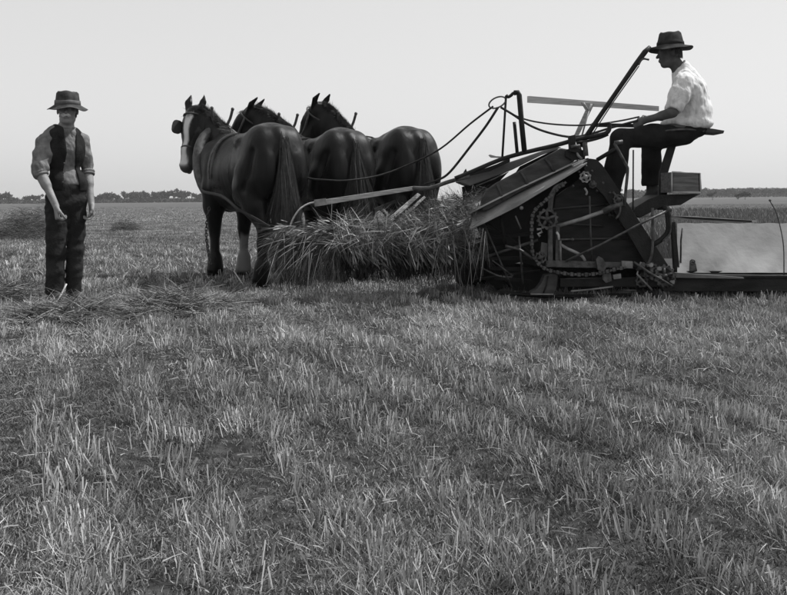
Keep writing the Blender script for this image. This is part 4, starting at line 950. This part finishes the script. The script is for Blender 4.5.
    bar('head_post_cap', [(582.5, 143, -.04), (587, 142.3, -.04)], .016, M['black'])
    bar('curved_link', [(577, 152, -.03), (578.5, 156, -.03), (582, 159, -.03)], .010, M['pale'], 3)
    bar('link', [(571, 147, -.05), (580, 145.5, -.05)], .014, M['iron'])
    # ---- levers
    bar('main_lever', [(650, 46.5, -.02), (645, 52, -.02), (636, 64, -.01), (620, 87, 0), (600, 116, 0), (580, 146, 0)], [.014, .024, .022, .020, .020, .024], M['black'])
    bar('lever_trigger', [(638.5, 65, -.03), (641, 60.5, -.03), (644, 58.8, -.03), (649, 59.8, -.03)], .009, M['iron'], 3)
    bar('trigger_rod', [(639, 66, -.03), (612, 104, -.02), (590, 138, -.01)], .005, M['iron'])
    bar('notched_arc', [(577, 142.5, -.04), (588, 141.0, -.04), (600, 137.8, -.04), (608, 134.5, -.04)], .012, M['black'], 3)
    bar('tilt_lever', [(622, 142, -.12), (615.2, 143, -.12), (616.5, 147, -.12), (626.2, 165, -.10), (627.6, 171, -.08), (626, 188, -.06), (624.5, 206, -.04)], .013, M['iron'], 2)
    MB().tube([Q(614.8, 143, -.12), Q(622.5, 141.8, -.12)], .018, 8).build('lever_grip', M['iron'], root)
    bar('cross_bar', [(597, 160, .08), (613, 150.5, .08), (628, 142, .10)], .018, M['black'])
    bar('thin_upright', [(633.3, 150, .1), (633, 210, .1)], .007, M['iron'])
    # ---- reel: pale slats on crossed arms
    rl = MB().prism([Q(527.5, 96.2, .9), Q(529, 96, .9), Q(659, 106.2, .9), Q(659, 111, .9), Q(600, 107, .9), Q(527.5, 102.5, .9)], (0, .022, 0)).build('reel_slat', M['palewood'], root)
    MB().prism([Q(592, 123, .75), Q(637, 123.8, .75), Q(637, 127.5, .75), Q(592, 126.8, .75)], (0, .022, 0)).build('reel_slat', M['board'], root)
    MB().prism([Q(581.5, 102.5, .84), Q(594.5, 103.8, .84), Q(591.5, 110, .84), Q(577, 139, .84), Q(573.5, 137.5, .84), Q(586, 110, .84)], (0, .03, 0)).build('reel_arm', M['wood'], root)
    MB().tube([Q(583.5, 103, .8), Q(589, 111, .8), Q(591.5, 104, .8)], .010, 6).build('arm_brace', M['wood'], root)
    bar('reel_arm_stay', [(589, 110, .8), (581, 139, .75)], .008, M['pale'])
    bar('reel_post', [(577, 139, .8), (584, 165, .6)], .018, M['black'])
    # ---- seat, spring and footboard
    mb = MB(); n = 20; vs = []
    for i in range(n + 1):                                        # dished pan, long towards the knees
        x = 650 + 56 * i / n; t = i / n; yt = 131.0 + .5 * math.cos(t * 3); yb = yt + 1.6 + 13.5 * math.sin(math.pi * min(1, t * 1.02)) ** .75 * (1 - .25 * abs(t - .45))
        for j in range(9):
            a = math.pi * j / 8; wd = .20 * math.sin(math.pi * (.12 + .8 * t)) ** .5; y = yt + (yb - yt) * math.sin(a)
            vs.append(P(x, y, 8.0 - wd * math.cos(a)))
    fs = [(i * 9 + j, (i + 1) * 9 + j, (i + 1) * 9 + j + 1, i * 9 + j + 1) for i in range(n) for j in range(8)]
    fs += [(i * 9, i * 9 + 8, (i + 1) * 9 + 8, (i + 1) * 9) for i in range(n)] + [tuple(range(9)), tuple(n * 9 + j for j in range(9))[::-1]]
    st = mb.add(vs, fs, True).build('seat', M['black'], root)
    MB().prism([P(703, 127.6, 7.88), P(713, 128.6, 7.88), P(724.5, 130.6, 7.88), P(723.5, 133.5, 7.88), P(704, 132.4, 7.88)], (0, .24, 0)).build('seat_board', M['panel'], root, .003)
    MB().tube(curve_pts([P(652, 133.4, 7.81), P(664, 131.2, 7.79), P(684, 129.4, 7.79), P(704, 131.0, 7.86)], 5), .009, 6).build('seat_rim', M['iron'], st)
    MB().prism([P(669, 145, 7.95), P(676.5, 145, 7.95), P(668.5, 172, 7.95), P(666.5, 210, 7.95), P(658, 210, 7.95), P(660, 172, 7.95)], (0, .04, 0)).build('seat_post', M['black'], root, .004)
    MB().prism([P(636, 207, 7.78), P(648, 199.5, 7.78), P(660, 194.8, 7.78), P(701, 193.6, 7.78), P(690, 199.5, 7.78), P(681, 205, 7.78), P(662, 206.5, 7.78), P(640, 218, 7.78), P(632, 214, 7.78)], (0, .40, 0)).build('footboard', M['black'], root, .004)
    bar('c_brace', [(664, 206, -.02), (667, 213, -.02), (668.3, 223, -.02), (667.5, 232, -.02), (662, 239, -.02), (653, 245, -.02)], .022, M['black'], 4, flat=((0, 1, 0), .6))
    bar('c_brace_edge', [(668, 206, -.05), (670.4, 214, -.05), (671, 225, -.05), (669.6, 234, -.05), (663, 241, -.05)], .007, M['iron'], 4)
    bar('curved_rod', [(652.5, 208, -.06), (652.8, 238, -.06), (652, 252, -.06), (649.5, 261, -.06), (645, 266, -.06)], .012, M['iron'], 4)
    bar('brace_rod', [(566, 261, -.12), (600, 245, -.14), (640, 224, -.16), (668, 210.5, -.18)], .010, M['iron'])
    MB().ball(Q(669.5, 209.5, -.18), .026, 8).build('rod_end', M['iron'], root)
    bar('drive_shaft', [(556, 226.5, -.06), (582, 219, -.06), (603, 211.5, -.06)], .017, M['pale']); bar('drive_shaft_tail', [(603, 211.5, -.06), (622, 203, -.04)], .026, M['iron'])
    bar('upright_rod', [(589.5, 196, -.02), (590.5, 230, -.02), (592, 262, -.02)], .008, M['iron'])
    slab('main_beam', [(546, 261), (562, 260.4), (600, 262), (631, 262.5), (631, 267.2), (600, 268), (562, 267.5), (546, 267)], -.10, .05, M['iron'], .003)
    slab('beam_block', [(622, 261), (633, 261.5), (633, 268.6), (622, 268)], -.13, .03, M['pale'], .003)
    slab('lower_rail', [(560, 279), (636, 277.5), (676, 281), (676, 287), (560, 287)], -.04, .05, M['black'])
    bar('skid_rod', [(571, 291.2, -.08), (588, 289.8, -.08), (613, 286.6, -.08)], .008, M['pale']); bar('short_skid_rod', [(620, 290.6, -.08), (636, 290.2, -.08)], .007, M['iron'])
    mb = MB(); mb.tube(curve_pts([Q(564, 184, -.05), Q(556, 188, -.05), Q(551.5, 197, -.05), Q(550, 212, -.05)], 5), .022, 8, flat=((0, 1, 0), .5)); mb.build('arch', M['iron'], root)
    for x0, x1 in ((548.5, 552.5), (556, 559.5)): slab('standard', [(x0, 224), (x1, 224), (x1 + .5, 262), (x0 - .5, 262)], -.09, .04, M['iron'], .002)
    slab('pale_gap_plate', [(541.5, 242), (548, 243.5), (548, 256), (544, 258), (540.5, 252)], -.03, .01, M['upper']); bar('sunlit_bit', [(537, 229.5, -.04), (541, 229, -.04), (542, 232, -.04), (538, 234, -.04), (540, 236.5, -.04)], .010, M['palewood']); bar('sunlit_bit', [(556.5, 232, -.11), (558.5, 235, -.11), (559, 240, -.11)], .010, M['palewood'])  # pale plate and bits added as bright sunlit spots in the gap
    bar('pale_rod', [(560.4, 240, -.1), (560.8, 261, -.1)], .009, M['pale'])
    bar('stub_rod', [(558, 239.6, -.1), (572, 239.4, -.14)], .008, M['iron']); MB().ball(Q(572.5, 239.4, -.14), .014, 8).build('stub_knob', M['iron'], root)
    bar('linkage', [(560.5, 244.5, -.1), (567, 248.5, -.1), (575, 252, -.1), (582, 256, -.1), (585, 261, -.1)], .013, M['pale'], 2)
    slab('bearing', [(596, 259), (599, 256.2), (603, 258.5), (607, 266), (604, 272), (598, 270)], -.14, .04, M['iron'], .003)
    slab('bearing', [(603.5, 274), (611, 273), (612, 281), (606, 283), (603, 280)], -.12, .04, M['iron'], .003); slab('bearing', [(613, 275), (621, 273.5), (621.5, 278.5), (614, 279.5)], -.12, .03, M['pale'], .003)
    # shoe under the chain case
    slab('shoe', [(545, 275), (551, 274), (558, 275.5), (557, 287), (554, 294.8), (531, 294.6), (530.4, 292.6), (537, 289), (541.5, 283)], -.10, .12, M['panel'], .006); bar('shoe_edge', [(530.5, 294.2, -.11), (553.5, 294.4, -.11)], .006, M['pale'])
    bar('shoe_seam', [(548, 276, -.11), (546.5, 285, -.11), (543.5, 293, -.11)], .006, M['black'])
    # ---- sprockets
    def sprocket(px, py, d, r, teeth, spk, name='sprocket', m=M['iron'], hubr=.02):
        c = Q(px, py, d); mb = MB(); k = teeth * 4; out = []
        for i in range(k):
            an = 2 * math.pi * i / k; rr = r * (1.13 if i % 4 in (1, 2) else .97); out.append(c + V(math.cos(an), 0, math.sin(an)) * rr)
        inn = [c + V(math.cos(2 * math.pi * i / k), 0, math.sin(2 * math.pi * i / k)) * r * .78 for i in range(k)]
        vs = out + inn + [p + V(0, .02, 0) for p in out] + [p + V(0, .02, 0) for p in inn]; fs = []
        for i in range(k):
            j = (i + 1) % k; fs += [(i, j, k + j, k + i), (2 * k + i, 3 * k + i, 3 * k + j, 2 * k + j), (i, 2 * k + i, 2 * k + j, j), (k + i, k + j, 3 * k + j, 3 * k + i)]
        mb.add(vs, fs); o = mb.build(name, m, root)
        sb = MB()
        for i in range(spk): an = 2 * math.pi * i / spk + .4; sb.tube([c + V(0, .01, 0), c + V(math.cos(an) * r * .82, .01, math.sin(an) * r * .82)], .009 + r * .06, 6)
        sb.tube([c - V(0, .015, 0), c + V(0, .04, 0)], hubr, 10); sb.build('sprocket_web', m, o); return o
    sprocket(547.5, 219, -.13, .082, 14, 5); sprocket(540.8, 257.5, -.13, .046, 9, 4); sprocket(585.5, 177, -.08, .045, 8, 4, m=M['pale']); sprocket(593, 184.5, -.04, .03, 7, 3)
    sprocket(618.5, 199.5, -.06, .04, 9, 4); sprocket(651, 270, -.10, .06, 11, 4); sprocket(665, 276, -.12, .085, 13, 5); sprocket(615, 209, .0, .07, 13, 5, m=M['black']); sprocket(642, 281, -.06, .05, 9, 4)
    # chain round the sprockets, link by link inside one part
    cp = curve_pts([Q(x, y, -.13) for x, y in ((566, 182), (556, 190), (545, 201), (536, 209), (532.3, 217), (531.6, 232), (532, 247), (533.5, 256), (539, 264), (547, 269.5), (562, 273), (578, 274.6), (592, 274.2), (606, 271.5), (618, 268.5), (628, 267))], 14)
    seg = np.array(cp); L = np.concatenate([[0], np.cumsum(np.linalg.norm(np.diff(seg, axis=0), axis=1))]); mb = MB(); step = .030; k = 0; s_ = 0
    while s_ < L[-1] - step:
        p = np.array([np.interp(s_, L, seg[:, i]) for i in range(3)]); q = np.array([np.interp(s_ + step * .8, L, seg[:, i]) for i in range(3)]); t = nrm(q - p); nn = nrm(np.cross(t, (0, 1, 0)))
        mb.box((p + q) / 2, t * step * (.86 if k % 2 else .75), nn * (.030 if k % 2 else .016), V(0, .022 if k % 2 else .034, 0)); s_ += step; k += 1
    mb.build('drive_chain', M['iron'], root)
    cp = curve_pts([Q(x, y, .0) for x, y in ((482, 268), (490, 272), (500, 276), (512, 276.5), (508, 272), (500, 266), (492, 260))], 8); mb = MB()
    for i in range(0, len(cp) - 1, 2): mb.box((cp[i] + cp[i + 1]) / 2, nrm(cp[i + 1] - cp[i]) * .022, V(0, 0, .012), V(0, .02, 0))
    mb.build('knotter_chain', M['iron'], root); bar('knotter_needle', [(483, 258, .0), (482.6, 276, .0)], .006, M['iron'])
    # small castings along the right foot of the elevator
    rr = random.Random(5)
    for k in range(16):
        x = 636 + rr.random() * 38; y = 262 + (x - 636) * .42 + rr.uniform(-6, 10); s1 = rr.uniform(1.3, 3.2); a0 = rr.uniform(0, 3)
        pl = [(x + s1 * rr.uniform(.6, 1.1) * math.cos(a0 + i * 1.05), y + s1 * rr.uniform(.6, 1.1) * math.sin(a0 + i * 1.05)) for i in range(6)]
        slab('casting', pl, -.13 - rr.random() * .03, .05, M[rr.choice(['iron', 'pale', 'black', 'iron'])], .003)
    bar('gear_rod', [(634, 262, -.15), (650, 273, -.16), (672, 286, -.16)], .010, M['iron']); bar('gear_rod', [(641, 262, -.12), (637, 274, -.13), (652, 290, -.13)], .008, M['pale'])
    for q in ((586, 166), (592, 171), (579, 172), (597, 191), (603, 183), (610, 193), (573, 186)): MB().ball(Q(q[0], q[1], -.04), .012, 7).build('bolt', M['iron'], root)
    bar('slot_strap', [(584.5, 188, -.05), (587, 192, -.05), (586, 195, -.05)], .009, M['pale'], 2)
    bar('guard_strap', [(613, 192, -.05), (619, 200, -.05), (620, 212, -.05), (616, 219, -.05)], .009, M['iron'], 3)
    # planks of the bundle carrier reaching left behind the horses
    MB().prism([P(317.5, 200.5, 7.95), P(413, 186.2, 8.05), P(413.5, 190.3, 8.05), P(318.5, 206, 7.95)], (0, .05, 0)).build('carrier_plank', M['wood'], root, .003)
    MB().prism([P(314, 199.8, 7.93), P(326, 198.2, 7.93), P(327, 204.8, 7.93), P(315, 206.6, 7.93)], (0, -.012, 0)).build('plank_ferrule', M['pale'], root)
    MB().prism([P(386, 220, 7.85), P(417.5, 193, 8.0), P(421, 195, 8.0), P(392, 221.5, 7.85)], (0, .03, 0)).build('carrier_plank', M['wood'], root, .003)
    MB().prism([P(394, 222, 7.9), P(424, 196, 8.05), P(426, 197.5, 8.05), P(399, 223, 7.9)], (0, .03, 0)).build('carrier_plank', M['wood'], root, .003)
    MB().prism([P(374, 208.5, 7.95), P(395, 199.5, 8.05), P(396, 203, 8.05), P(375, 212.5, 7.95)], (0, .03, 0)).build('carrier_plank', M['board'], root, .003)
    bar('carrier_arm', [(413, 188, .32), (430, 188, .25), (448, 182, .22), (470, 176, .2)], .018, M['iron'], 3)
    bar('carrier_finger', [(317, 202, .25), (308, 204, .25), (299, 210, .22), (292, 221, .2), (288.5, 233, .18)], .008, M['wood'], 4)
    bar('twine_arm', [(377, 238, .1), (400, 243.5, .08), (425, 249, .06), (454, 252.5, .05)], .008, M['wood'])
    bar('discharge_arm', [(462, 252, .0), (457, 240, .0), (466, 228, .0), (470, 222, .0)], .011, M['iron'], 3)
    bar('discharge_arm', [(437, 226, .02), (450, 219, .02), (463, 226, .0), (470, 232, .0)], .010, M['upper'], 3)
    for x in (444, 463): bar('hanging_wire', [(x, 232, -.02), (x + 2, 255, -.02), (x - 3, 275, -.02), (x + 4, 296, -.02)], .005, M['iron'], 4)
    return root
BINDER = binder()
def wooden_box():
    t = thing('wooden_box', 'small wooden box with pale edges standing behind the driver footrest', 'box', P(680, 193.4, 7.85))
    fr = [(671.8, 172.2), (700.2, 173.2), (700.8, 192.6), (671.8, 192.4)]
    A = [P(x, y, 7.72) for x, y in fr]; dd = V(-.16, .22, 0)
    MB().prism(A, V(0, .015, 0)).build('front_board', M['boxwood'], t)
    L_ = [A[0], A[3], A[3] + V(-.03, .22, 0), A[0] + V(-.03, .22, 0)]; MB().prism(L_, (.014, .0, 0)).build('side_board', M['boxwood'], t)
    R_ = [A[1], A[2], A[2] + V(-.03, .22, 0), A[1] + V(-.03, .22, 0)]; MB().prism(R_, (-.014, .0, 0)).build('side_board', M['boxwood'], t)
    MB().prism([A[0] + V(-.025, .21, 0), A[1] + V(-.025, .21, 0), A[2] + V(-.025, .21, 0), A[3] + V(-.025, .21, 0)], (0, .014, 0)).build('back_board', M['boxwood'], t)
    MB().prism([A[3] + V(.01, .01, .003), A[2] + V(-.02, .01, .003), A[2] + V(-.04, .2, .003), A[3] + V(-.01, .2, .003)], (0, 0, .012)).build('bottom_board', M['boxwood'], t)
    for i in range(4):
        p, q = A[i] + V(0, -.004, 0), A[(i + 1) % 4] + V(0, -.004, 0); MB().tube([p, q], .008, 4).build('edge_strip', M['boxrim'], t)
wooden_box()
# ------------------------------------------------------------------ reins
def reins():
    rg = P(501, 107.5, 7.8)
    def rein(label, pts, r=.009):
        o = MB().tube(curve_pts(pts, 5), r * .85, 6).build('rein', M['rope']); tag(o, label, 'rein', 'leather driving reins'); return o
    hl = HANDL + V(-.06, 0, .0); hr = HANDR + V(-.06, 0, .02)
    rein('rein running from the iron ring down across the horses rumps to the blazed horse', [P(493, 106.5, 7.8), P(470, 124, 8.0), P(440, 149, 8.4), P(409, 164.5, 8.75), P(379, 175.5, 8.72), P(347, 180.5, 8.6), P(326, 180.0, 8.7), P(310, 178.5, 9.1), P(303, 175, 9.7), P(288, 160, 10.4), P(262, 142, 10.8)], .010)
    rein('rein dropping steeply from the iron ring to the left end of the deck', [P(498, 107.5, 7.8), P(486, 126, 7.85), P(470, 147, 7.95), P(450, 172, 8.1), P(438, 180, 8.25), P(425, 184, 8.6)], .013)
    rein('sagging thick rein from the iron ring to the driver hands', [rg, P(512, 114, 7.8), P(529, 125, 7.8), P(548, 132.5, 7.8), P(571, 137, 7.82), P(590, 134, 7.84), P(612, 127.5, 7.86), hl], .012)
    rein('upper thinner rein from the iron ring to the driver hands', [rg + V(0, .02, .0), P(521, 118, 7.9), P(545, 123.3, 7.95), P(575, 125.4, 8.0), P(600, 123.8, 8.05), P(622, 120.5, 8.1), hr], .009)
reins()
# ------------------------------------------------------------------ cut grain
def px_blades(n, xr, yr, Yr, ang, L, bend, w=(.0026, .0048), head=False, tone=(.5, 1.5), seg=4, seed=0, mask=None, dy=.35):
    """n stalks whose roots lie in a patch; ang = heading range in degrees (0 right, 90 up)"""
    r = np.random.RandomState(seed); x = r.uniform(*xr, n); y = r.uniform(*yr, n)
    if mask is not None: k = mask(x, y, r); x, y = x[k], y[k]
    top = yr[0] + (yr[1] - yr[0]) * .45 * vnoise(x, x * 0 + 3.1 * seed, .055, seed + 5); k = (y > top) | (r.rand(len(x)) < .04); x, y = x[k], y[k]
    n = len(x); Y = r.uniform(*Yr, n); root = np.stack([(x - CX) / FPX * Y, Y, CH + (HY - y) / FPX * Y], 1)
    cl = vnoise(x, y, .075, seed + 31); a = np.radians(r.uniform(*ang, n) * .6 + .4 * (ang[0] + (ang[1] - ang[0]) * cl)); tk = .35 + 1.15 * vnoise(x, y, .11, seed + 77) ** 1.4; d = np.stack([np.cos(a), dy * r.randn(n), np.sin(a)], 1); b = np.array(bend)[None] * r.uniform(.4, 1.2, (n, 1)) + r.randn(n, 3) * .03
    return blades(root, d, r.uniform(*L, n), r.uniform(*w, n), b, seg, r.uniform(*tone, n) * tk, head=head, rs=r)
def finish(name, parts, label, cat, group=None, m='straw'):
    v, f, t = join_blades(parts); o = link(name, raw_mesh(name, v, f, t), M[m], smooth=False); tag(o, label, cat, group)
finish('grain_sheaf', [  # sheaf shading is in the tones: inner stalks dark, outermost bright
    px_blades(2200, (283, 345), (222, 240), (7.6, 8.0), (160, 262), (.10, .36), (-.04, 0, -.26), seed=1, tone=(.15, .8)),
    px_blades(700, (280, 345), (220, 240), (7.55, 7.8), (120, 250), (.05, .18), (-.04, 0, -.10), seed=2, head=True, w=(.006, .011), tone=(.4, 1.2), dy=.6),
    px_blades(1700, (278, 340), (234, 278), (7.55, 7.9), (200, 320), (.08, .26), (-.0, 0, -.10), seed=3, tone=(.12, .7)),
    px_blades(90, (275, 335), (225, 255), (7.5, 7.6), (170, 300), (.12, .40), (-.04, 0, -.2), seed=30, w=(.005, .009), tone=(.8, 1.5))],
    'drooping sheaf of cut grain at the left end, hanging down beside the blazed horse', 'sheaf', 'loose sheaves leaving the binder')
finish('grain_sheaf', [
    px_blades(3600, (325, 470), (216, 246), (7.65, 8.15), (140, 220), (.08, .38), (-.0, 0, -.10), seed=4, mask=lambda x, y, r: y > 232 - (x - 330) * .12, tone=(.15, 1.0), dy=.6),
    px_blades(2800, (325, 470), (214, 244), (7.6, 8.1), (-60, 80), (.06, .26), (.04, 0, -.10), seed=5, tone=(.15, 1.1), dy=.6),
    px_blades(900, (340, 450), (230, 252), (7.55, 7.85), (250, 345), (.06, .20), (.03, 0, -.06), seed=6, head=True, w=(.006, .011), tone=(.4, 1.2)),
    px_blades(2800, (335, 462), (238, 268), (7.8, 8.3), (230, 330), (.06, .24), (.0, 0, -.06), seed=61, w=(.005, .009), tone=(.05, .35)),  # underside stalks near black: the sheaf's shadow put into their tone
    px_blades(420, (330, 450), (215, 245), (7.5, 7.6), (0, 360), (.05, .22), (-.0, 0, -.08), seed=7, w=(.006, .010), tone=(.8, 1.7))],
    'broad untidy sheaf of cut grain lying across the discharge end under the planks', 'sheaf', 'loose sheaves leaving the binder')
finish('grain_heap', [
    px_blades(2200, (370, 476), (190, 226), (7.75, 8.3), (60, 270), (.05, .20), (-.0, 0, -.10), seed=8, mask=lambda x, y, r: y > 228 - (x - 368) * .40, tone=(.15, 1.0), dy=.7),
    px_blades(800, (400, 482), (184, 222), (7.7, 8.2), (-60, 80), (.05, .18), (.02, 0, -.08), seed=9, mask=lambda x, y, r: y > 224 - (x - 398) * .48, tone=(.15, 1.0), dy=.7),
    px_blades(600, (385, 482), (188, 228), (7.62, 8.0), (0, 360), (.04, .12), (0, 0, -.05), seed=10, head=True, w=(.008, .012), mask=lambda x, y, r: y > 228 - (x - 380) * .40, tone=(.5, 1.5))],
    'loose grain and ears heaped on the binding deck between planks and sheet', 'heap of grain')
finish('trailing_straw', [px_blades(420, (436, 488), (224, 256), (7.55, 7.9), (225, 320), (.05, .20), (.0, 0, -.08), seed=11, tone=(.15, .8)),
    px_blades(16, (440, 488), (226, 245), (7.55, 7.6), (245, 292), (.3, .58), (.0, 0, -.03), seed=12, w=(.005, .008), tone=(.8, 1.4))],
    'long straws trailing from the deck edge down to the stubble', 'straw')
def ground_pile(name, px0, px1, py, h, depth, n, label, seed, cat='cut straw', L=(.07, .32), tone=(.2, 1.05)):
    r = np.random.RandomState(seed); Yc = CH * FPX / (py - HY); x0, x1 = ((p - CX) / FPX * Yc for p in (px0, px1))
    u = r.uniform(-1, 1, n); vv = r.uniform(-1, 1, n); k = u * u + vv * vv < 1; u, vv = u[k], vv[k]; n = len(u); x = (x0 + x1) / 2 + (x1 - x0) / 2 * u; y = Yc + depth * vv
    prof = np.clip(1 - u * u - vv * vv, 0, 1) ** .5 * (.5 + .7 * vnoise(x + 70, y + 70, 4.0, seed)); z = gz(x, y) + h * prof * r.rand(n) ** .6
    a = r.rand(n) * 6.28; d = np.stack([np.cos(a), np.sin(a), r.randn(n) * .35], 1)
    parts = [blades(np.stack([x, y, z], 1), d, r.uniform(*L, n), r.uniform(.004, .007, n), np.stack([r.randn(n) * .08, r.randn(n) * .08, -.12 * np.ones(n)], 1), 4, r.uniform(*tone, n), rs=r)]
    finish(name, parts, label, cat, 'straw dropped on the stubble')
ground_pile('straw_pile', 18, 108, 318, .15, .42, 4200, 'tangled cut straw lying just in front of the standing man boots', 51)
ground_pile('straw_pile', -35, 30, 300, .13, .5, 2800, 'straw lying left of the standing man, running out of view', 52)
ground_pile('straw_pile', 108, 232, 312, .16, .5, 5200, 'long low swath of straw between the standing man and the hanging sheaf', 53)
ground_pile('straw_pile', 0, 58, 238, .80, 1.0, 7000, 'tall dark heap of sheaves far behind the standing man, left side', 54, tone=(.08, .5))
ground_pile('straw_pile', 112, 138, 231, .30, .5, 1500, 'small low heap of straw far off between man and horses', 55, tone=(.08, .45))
def loose_stalk(pts, label):
    o = MB().tube(curve_pts(pts, 3), .007, 5).build('straw_stalk', M['palewood']); tag(o, label, 'straw stalk', 'single stalks on the field')
loose_stalk([P(66.5, 284, 7.35), P(58, 300, 7.25), P(40, 325, 7.1)], 'long pale stalk leaning against the standing man right leg')
loose_stalk([P(234, 271, 9.3), P(244, 286, 9.0), P(256, 303, 8.5)], 'pale bent stalk below the hanging chain')
loose_stalk([P(195, 289, 8.7), P(210, 287.5, 8.75), P(226, 284.5, 8.9)], 'pale stalk lying flat in the grass below the blazed horse front hoof')
